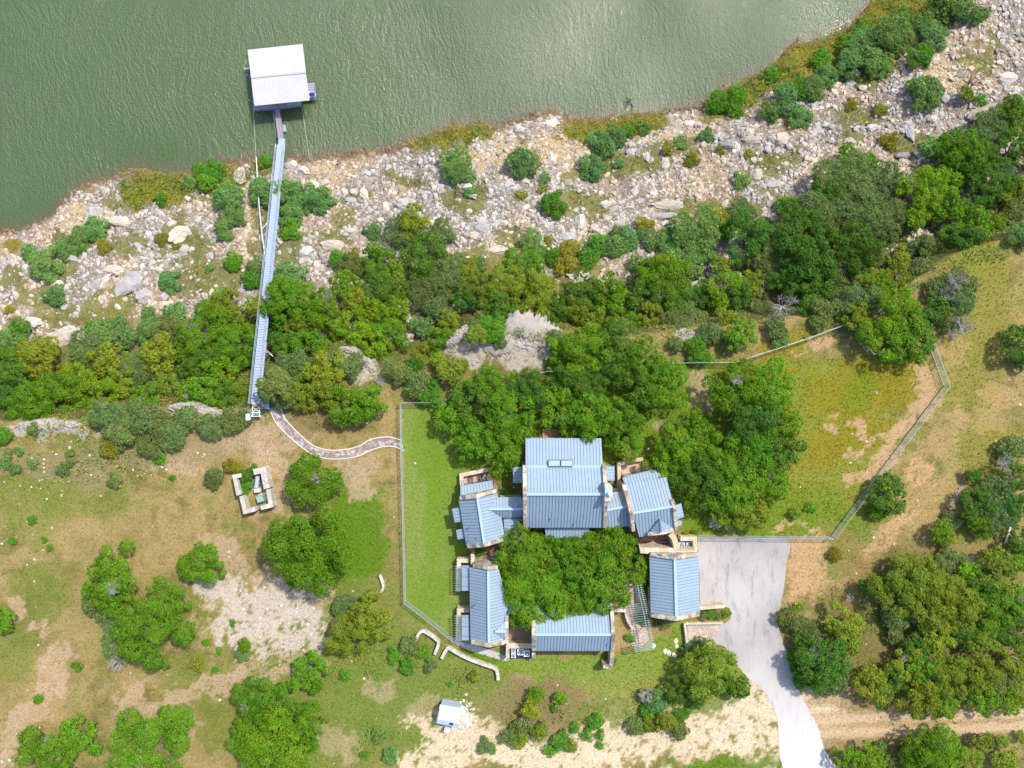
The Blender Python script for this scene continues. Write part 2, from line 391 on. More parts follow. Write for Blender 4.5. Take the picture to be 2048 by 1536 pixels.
setc(sstep(.40, .62, f1*.5+f2*.5), TAN, .75); setc(sstep(.52, .7, f2), GRN, .45); setc(sstep(.50, .66, f3), c(206, 178, 128), .45); setc(sstep(.52, .68, fbm(X1*.8, Y1*.8, 123)), c(112, 112, 58), .42); setc(sstep(.56, .7, fbm(X1*.2, Y1*.2, 133)), c(208, 176, 122), .5)
# --- meadow south-west
for a in [(250, 1080, 240, 60, 10), (60, 1400, 90, 70, -50), (160, 1270, 60, 130, 30)]: setc(blob(*a), TAN, .45)
for a in [(60, 1000, 70, 90), (80, 1180, 60, 60), (170, 1000, 90, 40), (420, 1230, 60, 60), (380, 1350, 60, 40), (450, 1440, 80, 60), (30, 1300, 40, 70)]: setc(blob(*a), GRN, .55)
for a in [(700, 1340, 190, 190), (800, 1400, 130, 130), (930, 1390, 110, 80), (640, 1480, 60, 70), (700, 1060, 60, 110)]: setc(blob(*a), c(140, 156, 74), .85)
setc(blob(720, 1060, 55, 90, 0, .1), LUSH, .8); setc(blob(700, 1100, 70, 80, 0, .3), LUSH, .6)
for a in [(470, 860, 60, 60), (560, 880, 60, 40), (540, 960, 60, 60), (700, 940, 50, 25), (720, 975, 25, 25), (660, 1160, 30, 20), (450, 1110, 60, 30, 30), (340, 930, 60, 20), (600, 1080, 40, 60)]: setf(blob(*a), PINK, .62)
setf(blob(540, 1225, 135, 85, -8, .5), PINK, .6)
for a in [(530, 1215, 95, 55, -12), (600, 1260, 60, 50), (440, 1180, 60, 25, 10), (500, 1270, 60, 40)]: setf(blob(*a, 0, .5) if len(a) == 4 else blob(*a, .5), CAL, .85)
for a in [(420, 1370, 110, 20, -22), (500, 1340, 50, 25), (330, 1440, 60, 40), (20, 1510, 60, 25, -25), (60, 1430, 110, 28, -50), (110, 1340, 30, 60, 20), (270, 1400, 40, 40), (600, 1330, 50, 30), (80, 1260, 20, 20), (30, 1210, 25, 20)]: setf(blob(*a), PINK, .7)
for a in [(320, 900, 160, 30), (110, 930, 110, 25), (200, 960, 60, 20)]: setc(blob(*a), c(176, 160, 120), .6)
for a in [(660, 1480, 25, 40, -30), (700, 1500, 20, 30), (850, 1420, 45, 30), (760, 1380, 40, 20), (1040, 1390, 60, 35)]: setf(blob(*a), PINK, .45)
# --- lawns
setp([(803, 808), (885, 806), (940, 850), (960, 930), (930, 1000), (940, 1290), (905, 1284), (810, 1205)], LAWN, .95)
for a in [(850, 900, 35, 70), (900, 950, 60, 60), (860, 1190, 40, 60), (870, 1040, 20, 90)]: setc(blob(*a), c(126, 164, 42), .6)
setp([(905, 1284), (1000, 1315), (1230, 1310), (1370, 1240), (1375, 1320), (1480, 1330), (1500, 1400), (1380, 1410), (1280, 1420), (1180, 1390), (1100, 1360), (1000, 1340), (960, 1310)], c(152, 174, 68), .95, 1)
setc(blob(945, 1310, 60, 12, 18), LUSH, .9); setc(blob(1180, 1340, 120, 25), LAWN, .5); setc(blob(1010, 1400, 40, 60), GRN, .6)
for a in [(1180, 830, 330, 100), (1400, 780, 160, 60), (1420, 940, 150, 120), (1380, 1000, 120, 60), (1240, 900, 50, 40), (1540, 1040, 130, 35), (1380, 1040, 60, 30), (990, 1100, 100, 40), (1010, 900, 90, 60)]: setc(blob(*a), c(128, 156, 48), .9)
for a in [(1410, 790, 20, 45), (1390, 760, 20, 20), (1050, 720, 60, 25), (1700, 645, 90, 20, -30), (1330, 850, 30, 20)]: setf(blob(*a), PINK, .5)
# --- fenced garden and meadow on the right
for a in [(1640, 830, 150, 110), (1650, 980, 150, 90), (1600, 760, 150, 40)]: setc(blob(*a), c(158, 162, 62), .85)
for a in [(1700, 790, 90, 50), (1540, 745, 50, 20), (1790, 735, 75, 45), (1830, 780, 60, 50), (1590, 690, 90, 18, -22), (1650, 900, 35, 50), (1730, 870, 60, 30)]: setc(blob(*a), OCH, .85)
for a in [(1580, 1010, 110, 40), (1650, 1030, 60, 25), (1720, 780, 30, 40), (1560, 1060, 90, 12)]: setc(blob(*a), c(128, 158, 44), .55)
for a in [(1830, 830, 20, 90, 38), (1760, 930, 45, 20, -40), (1720, 955, 40, 14, -20), (1640, 685, 60, 10, -20), (1670, 850, 15, 16), (1720, 850, 14, 18), (1700, 905, 16, 16), (1600, 1055, 55, 8), (1750, 880, 50, 5, -25), (1850, 760, 25, 40, 30)]: setf(blob(*a), c(222, 184, 140), .95)
for a in [(1960, 600, 70, 130), (1930, 760, 60, 60), (1980, 900, 60, 80), (1960, 520, 60, 60)]: setc(blob(*a), c(162, 158, 70), .8)
for a in [(1900, 860, 25, 60, 25), (1860, 1010, 70, 60), (1900, 700, 30, 50), (1990, 790, 40, 20), (2010, 690, 25, 15), (1980, 840, 40, 30)]: setf(blob(*a), c(208, 176, 118), .6)
for a in [(1845, 945, 30, 22, 30), (1780, 1060, 60, 20, -35), (1620, 1130, 45, 70, 20), (1590, 1180, 16, 60), (1610, 1100, 30, 16), (1690, 1150, 30, 30)]: setf(blob(*a), c(228, 186, 138), .85)
setc(blob(1907, 1000, 8, 45, 25, .2), c(205, 188, 175), .8)
for a in [(1680, 1120, 30, 40), (1720, 1060, 30, 30), (1760, 1220, 40, 50), (1720, 1330, 50, 50), (1950, 1060, 60, 30)]: setc(blob(*a), GRN, .7)
setc(blob(1700, 1120, 30, 100, -30), c(176, 150, 92), .5)
# --- sandy verge and track along the bottom
setc(blob(1280, 1440, 330, 75, -3, .6), c(192, 172, 116), .5)
for a in [(1290, 1470, 270, 55, -3), (1480, 1440, 90, 60), (1120, 1510, 160, 40), (950, 1480, 120, 40, 15), (870, 1520, 80, 30), (1530, 1500, 60, 60), (1530, 1380, 40, 40, 30), (1640, 1420, 60, 60)]: setf(blob(*a, .5) if len(a) == 5 else blob(*a, 0, .5), SAND, .85)
setc(blob(1460, 1528, 120, 18, -4), LUSH, .9)
for a in [(1080, 1420, 110, 60)]: setc(blob(*a), c(158, 140, 96), .85)
for a in [(1690, 1395, 80, 25), (1700, 1490, 80, 24)]: setc(blob(*a), c(190, 160, 118), .7)
dd = np.abs((V+jx*10)-(1455-(U-1640)*.04)); trk = (U > 1620) & (dd < 34)
setc(trk*(1-sstep(22, 34, dd)), c(214, 182, 138), .8); setc(trk*(1-sstep(5, 12, np.abs(dd-13))), c(240, 208, 170), .95)
setf(blob(1560, 1375, 16, 80, -25), SAND, .7)
# --- soil under the canopies
for a in [(1130, 1150, 150, 90), (1080, 720, 200, 40), (860, 740, 60, 60), (620, 790, 120, 50), (1850, 1250, 200, 150), (640, 850, 90, 20)]: setc(blob(*a), c(138, 122, 76), .6)
for a in [(1040, 690, 90, 50), (930, 700, 45, 40), (720, 725, 30, 45, -35), (80, 862, 110, 12), (400, 832, 70, 12), (1390, 672, 50, 14)]: setf(blob(*a), c(208, 196, 182, .66), .9)
for a in [(1210, 1425, 60, 30), (1400, 1400, 60, 30), (1560, 1330, 14, 50, -25), (1290, 1440, 50, 20)]: setf(blob(*a), GRN, .8)
# --- slope
ez = np.interp(X1, EX, EY); tz = np.interp(X1, TX, TY); sz = np.interp(X1, SX, SY)
onsl = Y1 > ez+.6
setc(onsl*1.0, GRAV_CREVICE, 1); setc(onsl*sstep(.5, .62, f2), c(164, 152, 142), .8); setc(onsl*sstep(.5, .66, fbm(X1*.16+9, Y1*.16, 61)), ORG, .55)
setc(onsl*(1-sstep(tz-ez+1, tz-ez+8, Y1-ez)), c(112, 108, 60), .92)
setc(onsl*sstep(.55, .66, fbm(X1*.22, Y1*.22+40, 91))*sstep(2, 5, sz-Y1), SGR, .75)
for a in [(420, 560, 70, 50), (240, 620, 30, 60, 30), (330, 640, 60, 25), (150, 640, 80, 20), (640, 470, 40, 12), (720, 392, 40, 14), (930, 400, 50, 30), (1250, 330, 70, 20), (1380, 300, 40, 14), (1180, 400, 40, 20), (960, 520, 60, 25), (1150, 520, 60, 40), (1820, 290, 50, 25), (1720, 230, 50, 25), (1960, 130, 40, 30), (1390, 420, 60, 20), (1450, 440, 50, 20), (160, 470, 60, 20), (40, 560, 20, 20), (820, 360, 40, 15), (370, 470, 30, 20), (1560, 320, 50, 20)]: setc(blob(*a)*onsl, SGR, .85)
for a in [(950, 325, 20, 30), (1130, 290, 60, 40), (1310, 260, 50, 20), (140, 430, 40, 30), (1400, 250, 60, 16), (1010, 300, 50, 30), (1890, 150, 60, 25), (640, 340, 60, 16)]: setc(blob(*a)*onsl, c(232, 200, 152), .8)
shg = [(320, 370, 75, 38), (270, 395, 30, 25), (440, 355, 60, 22), (890, 275, 75, 22, -12), (960, 262, 30, 20), (1190, 260, 70, 24), (1280, 245, 50, 22), (1480, 190, 80, 30, -30), (1580, 130, 60, 40, -30), (1660, 100, 70, 40, -25), (1760, 40, 60, 50, -30), (1850, 20, 60, 40), (525, 335, 20, 14), (20, 490, 25, 14), (1720, 90, 80, 70)]
for a in shg:
    setc(blob(*a)*onsl*(Y1 < sz+.5), c(142, 140, 52), .95)
setc(onsl*sstep(.5, .6, f3)*np.maximum.reduce([blob(*a) for a in shg]), c(160, 128, 62), .35)
setc(onsl*(1-sstep(.3, 1.8, sz-Y1)), c(150, 118, 84), .8)
tint = np.clip(tint, 0, 1)
nx, ny = len(gx), len(gy)
ii = np.arange(nx*ny).reshape(ny, nx)
FC = np.stack([ii[:-1, :-1], ii[:-1, 1:], ii[1:, 1:], ii[1:, :-1]], -1).reshape(-1, 4)
me = np_mesh('ground', np.stack([X1, Y1, Z1], 1), FC, True)
at = me.attributes.new('tint', 'FLOAT_COLOR', 'POINT'); at.data.foreach_set('color', np.concatenate([tint, np.ones((len(tint), 1))], 1).astype(np.float32).ravel())
g = link('ground', me, M['ground']); tag(g, 'dry grass plateau breaking into a pale rocky slope down to the lake', None, None, 'structure')
def tint_at(x, y):
    i = np.clip(np.searchsorted(gx, x), 0, nx-1); j = np.clip(np.searchsorted(gy, y), 0, ny-1); return tint[j*nx+i]
# water
wx = axis(-100, 100, 1.0, 900); wy = axis(20, 80, .5, 900); wy = wy[wy > 5]
WX, WY = np.meshgrid(wx, wy); a_ = WX.ravel(); b_ = WY.ravel()
dep = WATER-hgt(a_, b_)
i2 = np.arange(len(a_)).reshape(len(wy), len(wx)); FW = np.stack([i2[:-1, :-1], i2[:-1, 1:], i2[1:, 1:], i2[1:, :-1]], -1).reshape(-1, 4)
me = np_mesh('lake_water', np.stack([a_, b_, np.full_like(a_, WATER)], 1), FW, True)
at = me.attributes.new('shallow', 'FLOAT', 'POINT'); at.data.foreach_set('value', (.55*(1-sstep(.05, .8, dep))).astype(np.float32))
w = link('lake_water', me, M['water']); tag(w, 'rippled green lake with sun glitter towards the upper right', None, None, 'structure')

# flat sheets on the plateau
def sheet(name, poly, z, m, label=None, kind='structure', cat=None, parent=None, thick=.12, group=None):
    mb = MB(); q = [P(x, y, z) for x, y in poly]; mb.prism([tuple(p) for p in q], [(p.x, p.y, z-thick) for p in q])
    o = mb.build(name, m, parent); tag(o, label, cat, group, kind); return o
def smooth(pts, n=6):
    out = []
    for i in range(len(pts)-1):
        p0 = pts[max(i-1, 0)]; p1 = pts[i]; p2 = pts[i+1]; p3 = pts[min(i+2, len(pts)-1)]
        for k in range(n):
            t = k/n; out.append(tuple(.5*((2*p1[j])+(-p0[j]+p2[j])*t+(2*p0[j]-5*p1[j]+4*p2[j]-p3[j])*t*t+(-p0[j]+3*p1[j]-3*p2[j]+p3[j])*t**3) for j in range(len(p1))))
    return out+[tuple(pts[-1])]
def wob(pts, a, s=1):
    r = random.Random(s); return [(x+r.uniform(-a, a), y+r.uniform(-a, a)) for x, y in pts]
drive = [(1396, 1077), (1480, 1078), (1574, 1080), (1572, 1130), (1567, 1180), (1558, 1225), (1557, 1255), (1572, 1300), (1590, 1360), (1612, 1410), (1634, 1450), (1650, 1500), (1672, 1536), (1720, 1640), (1620, 1640), (1566, 1536), (1558, 1470), (1552, 1430), (1530, 1385), (1490, 1350), (1462, 1310), (1440, 1290), (1376, 1295), (1374, 1252), (1410, 1248), (1450, 1246), (1462, 1232), (1452, 1214), (1400, 1216)]
sheet('driveway', wob(smooth(drive, 8), 1.0, 3), .03, M['concrete'], 'pale concrete parking court and drive beside the garage')
sheet('gravel_path', smooth([(898, 1272), (925, 1283), (965, 1295), (1014, 1312), (1014, 1322), (985, 1315), (940, 1301), (905, 1286)], 4), .03, M['gravel'], 'grey gravel strip along the south-west wing')
# flagstone path with kerbs
Lp = [(440+u/5.12, 620+v/5.12) for u, v in [(510, 1010), (570, 1150), (700, 1290), (870, 1430), (1000, 1500), (1180, 1527), (1400, 1500), (1560, 1430), (1700, 1395), (1800, 1405), (1885, 1445)]]
Rp = [(440+u/5.12, 620+v/5.12) for u, v in [(615, 1005), (680, 1130), (820, 1280), (960, 1390), (1120, 1435), (1300, 1425), (1430, 1390), (1540, 1325), (1720, 1300), (1860, 1335)]]
Ls, Rs = smooth(Lp), smooth(Rp)
pa = sheet('flagstone_path', Ls+Rs[::-1], .04, M['flag'], 'curving mosaic flagstone path from the stairway to the fence')
for e in (Ls, Rs):
    mb = MB(); mb.wall([P(x, y, .10) for x, y in e], .13, 0); k = mb.build('kerb', M['kerb'], pa)
sheet('paved_walk', smooth([(1250, 1150), (1250, 1195), (1254, 1225), (1262, 1262), (1264, 1292), (1296, 1284), (1292, 1258), (1286, 1225), (1278, 1190), (1274, 1148)], 3), .04, M['flag2'], 'pink paved walk under the steel pergola')

# ------------------------------------------------------------------ buildings
def fitplane(q):
    A = np.array([[p.x, p.y, 1] for p in q]); z = np.array([p.z for p in q]); s, *_ = np.linalg.lstsq(A, z, rcond=None); return s
def roof_plane(mb, pts, sp=.42, ang=None, thick=.12, rib=.03):
    """pts: (px,py,z). slab in material 0, standing seams in material 1 running down the slope"""
    q = [P(*p) for p in pts]; a, b, d = fitplane(q); f = lambda x, y: a*x+b*y+d
    top = [(p.x, p.y, f(p.x, p.y)) for p in q]; mb.prism(top, [(x, y, z-thick) for x, y, z in top], 0)
    g_ = Vector((a, b))
    dr = Vector((math.cos(R(ang)), math.sin(R(ang)))) if ang is not None else (g_.normalized() if g_.length > .02 else Vector((0, 1)))
    sd_ = Vector((-dr.y, dr.x)); us = [sd_.x*x+sd_.y*y for x, y, _ in top]
    u = min(us)+sp*.5; n = len(top)
    while u < max(us)-.03:
        cr = []
        for i in range(n):
            u0, u1 = us[i], us[(i+1) % n]
            if (u0 > u) != (u1 > u):
                t = (u-u0)/(u1-u0); x = top[i][0]+(top[(i+1) % n][0]-top[i][0])*t; y = top[i][1]+(top[(i+1) % n][1]-top[i][1])*t
                cr.append((dr.x*x+dr.y*y, x, y))
        cr.sort()
        for i in range(0, len(cr)-1, 2):
            (_, x0, y0), (_, x1, y1) = cr[i], cr[i+1]
            mb.beam((x0, y0, f(x0, y0)+.02), (x1, y1, f(x1, y1)+.02), rib, .06, 1)
        u += sp
    return top
def walls_under(mb, pts, inset=.35, drop=.13):
    q = [P(*p) for p in pts]; a, b, d = fitplane(q); cx = sum(p.x for p in q)/len(q); cy = sum(p.y for p in q)/len(q)
    tp = []
    for p in q:
        v = Vector((p.x-cx, p.y-cy)); l = v.length; v = v*((l-inset)/l); x, y = cx+v.x, cy+v.y; tp.append((x, y, a*x+b*y+d-drop))
    mb.prism(tp, [(x, y, -.1) for x, y, _ in tp]); return tp
def building(name, label, planes, ridges=(), parapets=(), windows=True, group='stone and metal buildings of the house compound'):
    xs = [P(*p) for pl in planes for p in pl[0]]
    loc = (sum(p.x for p in xs)/len(xs), sum(p.y for p in xs)/len(xs), 0)
    t = thing(name, label, 'building', loc, group)
    wm = MB(); rm = MB(); tops = []
    for pl in planes:
        pts = pl[0]; kw = pl[1] if len(pl) > 1 else {}
        wl = kw.pop('wall', True); roof_plane(rm, pts, **kw)
        if wl: tops.append(walls_under(wm, pts))
    wm.build('wall', M['stone'], t); ro = rm.build('roof', [M['roof'], M['seam']], t)
    if ridges:
        rb = MB()
        for a, b in ridges:
            A, B = P(*a), P(*b); rb.beam(A+Vector((0, 0, .07)), B+Vector((0, 0, .07)), .34, .07)
        rb.build('ridge_cap', M['ridge'], ro)
    for pp in parapets:
        pts, w = pp[0], pp[1]; zb = pp[2] if len(pp) > 2 else -.1
        mb = MB(); mb.wall([P(*p) for p in pts], w, zb); mb.build('parapet', pp[3] if len(pp) > 3 else M['stone'], t, .03)
    if windows:
        for tp in tops:
            n = len(tp)
            for i in range(n):
                a = Vector(tp[i]); b = Vector(tp[(i+1) % n]); L = (b-a).to_2d().length
                if L < 3.5: continue
                m_ = (a+b)/2; d = (b-a).to_2d().normalized(); rz = math.atan2(d.y, d.x)
                if min(a.z, b.z) < 2.3: continue
                mb = MB(); mb.box(m_.x, m_.y, 1.5, 1.5, .16, 1.2, rz); wf = mb.build('window', M['frame'], t)
                mb = MB(); mb.box(m_.x, m_.y, 1.5, 1.34, .20, 1.04, rz); mb.build('pane', M['window'], wf)
    return t, ro
def awning(parent, pts, name='awning', sp=.42, ang=None):
    mb = MB(); tp = roof_plane(mb, pts, sp=sp, ang=ang, thick=.07); 
    return mb.build(name, [M['roof'], M['seam']], parent)
def vent(parent, px, py, z):
    p = P(px, py, z); mb = MB(); mb.tube(p-Vector((0, 0, .25)), p+Vector((0, 0, .28)), .07, n=8); mb.tube(p+Vector((0, 0, .28)), p+Vector((0, 0, .36)), .13, .05, 8); mb.build('vent_pipe', M['galvd'], parent)
Z = lambda u, v: (880+u/5.12, 820+v/5.12)        # zoom frames used when tracing
Z2 = lambda u, v: (880+u/5.12, 1080+v/5.12)
Z3 = lambda u, v: (1180+u/3.49, 880+v/3.49)
# great hall
hall, hroof = building('hall_building', 'largest blue metal roofed building, with two skylights and stone chimney', [
    ([(1051, 876.5, 3.8), (1202.5, 876.5, 3.8), (1205.5, 933, 5.0), (1051.5, 933, 5.0)],),
    ([(1051.5, 933, 5.0), (1205.5, 933, 5.0), (1208.5, 988, 7.6), (1053, 988, 7.6)],),
    ([(1053, 988, 7.6), (1208.5, 988, 7.6), (1206, 1055.5, 4.0), (1053, 1055.5, 4.0)],),
    ([(1090, 1056.5, 3.1), (1178, 1056.5, 3.1), (1178, 1076, 2.6), (1092, 1076, 2.6)], dict(wall=False))],
    [((1052, 988.3, 7.6), (1209, 988.3, 7.6)), ((1051.3, 933, 5.0), (1205.5, 933, 5.0))],
    [([(1049, 931, 5.3), (1050, 988, 8.0), (1050.5, 1056, 4.3)], .5), ([(1208, 929, 5.3), (1212, 988, 8.0), (1210, 1056, 4.3)], .5)])
for x0, x1 in ((1096.5, 1120.5), (1121.5, 1146)):
    mb = MB(); q = [P(x0, 920, 5.1), P(x1, 920, 5.1), P(x1, 933, 5.38), P(x0, 933, 5.38)]
    mb.prism([tuple(p) for p in q], [(p.x, p.y, p.z-.35) for p in q]); s = mb.build('skylight', M['frame'], hroof)
    q = [P(x0+1, 921, 5.13), P(x1-1, 921, 5.13), P(x1-1, 932, 5.4), P(x0+1, 932, 5.4)]
    mb = MB(); mb.prism([tuple(p) for p in q], [(p.x, p.y, p.z-.1) for p in q]); mb.build('pane', M['glass'], s)
awning(hall, [(1026, 934, 3.1), (1046, 934, 3.3), (1046, 965.5, 3.3), (1026, 965.5, 3.1)], ang=0)
awning(hall, [(1212, 932, 3.3), (1229, 932, 3.1), (1229, 961, 3.1), (1212, 961, 3.3)], ang=0)
mb = MB(); mb.ext([P(x, y, 9) for x, y in ((1210, 967), (1222, 970), (1226, 975), (1226, 997), (1221, 1004), (1210, 1004))], 0, 8.6)
ch = mb.build('chimney', M['cap'], hall, .05)
mb = MB(); mb.ext([P(x, y, 9) for x, y in ((1211, 975), (1225, 975), (1225, 996), (1211, 996))], 8.6, 8.68); mb.build('chimney_cap', M['ridge'], ch)
mb = MB(); p = P(1219, 986, 8.7); mb.tube(p, p+Vector((0, 0, .5)), .22, n=14); mb.tube(p+Vector((0, 0, .5)), p+Vector((0, 0, .62)), .3, .1, 14); mb.build('flue', M['white'], ch)
for a in ((1102, 1037, 5.0), (1149, 1048, 4.5)): vent(hroof, *a)
# west wing
ww, wroof = building('wing_building', 'blue roofed wing beside the lawn with small porch roof and rafters at its top end', [
    ([(*Z(190, 915), 3.4), (*Z(385, 905), 5.2), (*Z(455, 1372), 5.2), (*Z(268, 1385), 3.4)],),
    ([(*Z(385, 905), 5.2), (*Z(585, 855), 3.6), (*Z(592, 893), 3.6), (*Z(500, 1015), 4.4), (*Z(632, 1105), 3.4), (*Z(665, 1312), 3.3), (*Z(455, 1372), 5.2)],),
    ([(*Z(592, 893), 3.6), (*Z(850, 893), 3.6), (*Z(850, 1012), 4.4), (*Z(497, 1012), 4.4)],),
    ([(*Z(497, 1012), 4.4), (*Z(850, 1012), 4.4), (*Z(850, 1103), 3.4), (*Z(632, 1103), 3.4)],),
    ([(*Z(650, 1112), 3.0), (*Z(850, 1112), 3.3), (*Z(850, 1218), 3.3), (*Z(802, 1218), 3.25), (*Z(802, 1392), 3.25), (*Z(672, 1370), 3.0)], dict(ang=0)),
    ([(*Z(207, 778), 2.6), (*Z(535, 720), 2.6), (*Z(548, 815), 3.2), (*Z(213, 885), 3.2)],)],
    [((*Z(385, 905), 5.2), (*Z(455, 1372), 5.2)), ((*Z(500, 1012), 4.4), (*Z(850, 1012), 4.4))],
    [([(*Z(200, 902), 3.8), (*Z(375, 885), 5.5), (*Z(582, 825), 3.9)], .5), ([(*Z(280, 1400), 3.8), (*Z(452, 1385), 5.5), (*Z(655, 1325), 3.7)], .5),
     ([(*Z(205, 760), 1.9), (*Z(240, 755), 1.9)], .75, -.1, M['cap']), ([(*Z(490, 700), 1.9), (*Z(530, 690), 1.9)], .75, -.1, M['cap'])])
for a in ([(122, 1010), (195, 997), (222, 1140), (150, 1153)], [(165, 1230), (237, 1217), (252, 1315), (180, 1325)]):
    awning(ww, [(*Z(*a[0]), 2.7), (*Z(*a[1]), 2.95), (*Z(*a[2]), 2.95), (*Z(*a[3]), 2.7)], ang=12)
for a in ((305, 1200), (375, 1310), (303, 1332), (800, 980)): vent(wroof, *Z(*a), 4.3)
for i in range(9):
    mb = MB(); u = 240+i*35; mb.beam(P(*Z(u, 722-i*6), 2.5), P(*Z(u+8, 760-i*6), 2.6), .08, .12); mb.build('rafter', M['galvd'], ww)
sheet('west_terrace', [Z(225, 668), Z(500, 615), Z(520, 735), Z(225, 785)], .05, M['tan'], 'small tan paved terrace between wing and lawn')
def lowwall(pts, w, h, label, m='cap', cat='wall', name='stone_wall', group=None):
    q = [P(x, y, h) for x, y in pts]; mb = MB(); loc = Vector((q[0].x, q[0].y, 0)); mb.wall(q, w, -.1)
    o = mb.build(name, M[m], None, .04); 
    o.data.transform(__import__('mathutils').Matrix.Translation(-loc)); o.location = loc
    return tag(o, label, cat, group)
GW = 'stone walls around the house compound'
lowwall([Z(222, 755), Z(218, 668), Z(500, 610)], .55, 1.0, 'tan stone wall round the small terrace at the top of the lawn-side wing', group=GW)
lowwall([Z(505, 610), Z(520, 690)], .3, .9, 'short terrace wall between lawn-side wing terrace and oaks', group=GW)
lowwall([Z(545, 700), Z(565, 800)], .35, 1.0, 'narrow brown brick wall right of the lawn-side porch roof', 'brick', group=GW)
for u, v in ((315, 712), (413, 700)):
    p = P(*Z(u, v), .05); t = thing('patio_chair', f'dark slatted lounge chair on the tan terrace, {"left" if u < 400 else "right"} one', 'chair', (p.x, p.y, .05), 'dark chairs on the tan terrace')
    mb = MB()
    for i in range(5): mb.box(p.x-.3+.15*i, p.y, .40, .09, 1.1, .04)
    mb.build('seat', M['dark'], t); mb = MB(); mb.box(p.x, p.y-.6, .65, .75, .06, .6); mb.build('backrest', M['dark'], t)
    for sx in (-1, 1):
        for sy in (-1, 1):
            mb = MB(); mb.tube((p.x+sx*.32, p.y+sy*.5, .05), (p.x+sx*.32, p.y+sy*.5, .4), .025); mb.build('leg', M['dark'], t)
# east connector + east wing
ew, eroof = building('wing_building', 'blue roofed wing right of the great hall, half under oaks, with pyramid dormer', [
    ([(1222, 985, 3.2), (1249, 982, 3.2), (1257, 1012, 4.4), (1213, 1020, 4.4)],),
    ([(1213, 1020, 4.4), (1257, 1012, 4.4), (1264, 1052, 3.2), (1213, 1056, 3.2)],),
    ([(*Z3(225, 262), 3.0), (*Z3(470, 200), 3.0), (*Z3(500, 262), 3.6), (*Z3(242, 305), 3.6)],),
    ([(*Z3(240, 305), 3.8), (*Z3(535, 258), 3.8), (*Z3(582, 462), 5.8), (*Z3(298, 512), 5.8)],),
    ([(*Z3(298, 512), 5.8), (*Z3(582, 462), 5.8), (*Z3(600, 632), 3.8), (*Z3(345, 678), 3.8)],)],
    [((*Z3(300, 510), 5.8), (*Z3(582, 462), 5.8)), ((1213, 1020, 4.4), (1257, 1012, 4.4))],
    [([(*Z3(237, 310), 4.1), (*Z3(290, 510), 6.1), (*Z3(305, 640), 4.2)], .5), ([(*Z3(572, 415), 5.6), (*Z3(590, 470), 6.1), (*Z3(606, 635), 4.1)], .5),
     ([(*Z3(402, 660), 4.6), (*Z3(490, 650), 5.0), (*Z3(585, 632), 4.6)], .5, 3.6)])
mb = MB(); ap = P(*Z3(487, 555), 5.5); a, b, m_ = P(*Z3(412, 648), 4.5), P(*Z3(583, 620), 4.5), P(*Z3(496, 642), 5.45)
up = P(*Z3(480, 560), 5.2)
for tri in ((a, m_, ap), (m_, b, ap)): mb.prism([tuple(x) for x in tri], [(x[0], x[1], 4.1) for x in tri])
dm = mb.build('dormer', M['roof'], eroof)
mb = MB()
for k in range(1, 6):
    f = k/6
    for s_ in (a, b): mb.beam(ap.lerp(s_, f)+Vector((0, 0, .03)), ap.lerp(m_, f)+Vector((0, 0, .03)), .045, .05)
mb.beam(ap+Vector((0, 0, .05)), m_+Vector((0, 0, .05)), .2, .06); mb.build('dormer_seam', M['seam'], dm)
awning(ew, [(*Z3(600, 453), 3.2), (*Z3(636, 440), 3.0), (*Z3(657, 537), 3.0), (*Z3(612, 550), 3.2)], ang=15)
mb = MB(); p = P(*Z3(625, 580), 1.2); mb.tube((p.x, p.y, 0), (p.x, p.y, 1.2), .38, n=16)
o = mb.build('water_barrel', M['roof']); tag(o, 'round blue-grey barrel against the right wall of the oak-shaded wing', 'barrel')
lowwall([Z3(205, 330), Z3(203, 165), Z3(372, 132)], .5, .9, 'tan stone terrace wall beside oaks above the dormered wing', group=GW)
lowwall([Z3(160, 352), Z3(235, 338)], .35, 1.2, 'short stone wall between chimney and dormered wing', group=GW)
sheet('oak_terrace', [Z3(212, 175), Z3(372, 145), Z3(470, 190), Z3(225, 255)], .05, M['tan'], 'tan terrace at the top end of the dormered wing')
sheet('north_patio', [(1085, 858), (1140, 858), (1140, 900), (1085, 900)], .35, M['brick'], 'raised brick patio above the great hall', thick=.4)
sheet('side_deck', [(1043, 884), (1053, 884), (1053, 932), (1043, 932)], .3, M['brick'], 'narrow brick strip left of the great hall', thick=.35)
sheet('entry_court', [Z3(330, 690), Z3(600, 645), Z3(618, 770), Z3(350, 780)], .04, M['brick'], 'brick entry court between dormered wing and garage')
sheet('garden_bed', [(1205, 935), (1245, 935), (1250, 985), (1215, 985)], .03, M['mulch'], 'mulch bed between great hall and dormered wing')
sheet('garden_bed', [(936, 1096), (1000, 1080), (1045, 1080), (1045, 1135), (945, 1130)], .03, M['mulch'], 'mulch bed between the two lawn-side wings')
sheet('garden_bed', [(1225, 1190), (1250, 1190), (1251, 1217), (1226, 1217)], .03, M['brick'], 'red-brown paved corner at the end of the lower wing')
for i in range(4):
    a = P(*Z3(400+i*6, 722+i*10), .5); b = P(*Z3(590, 712+i*12), .5)
    mb = MB(); mb.beam(a-Vector((0, 0, .3-.0)), b-Vector((0, 0, .3)), .28, .4); o = mb.build('timber_step', M['wood']); tag(o, f'long weathered step in the brick entry court, {["uppermost", "second from top", "third from top", "lowest"][i]}', 'step', 'timber steps in the entry court')
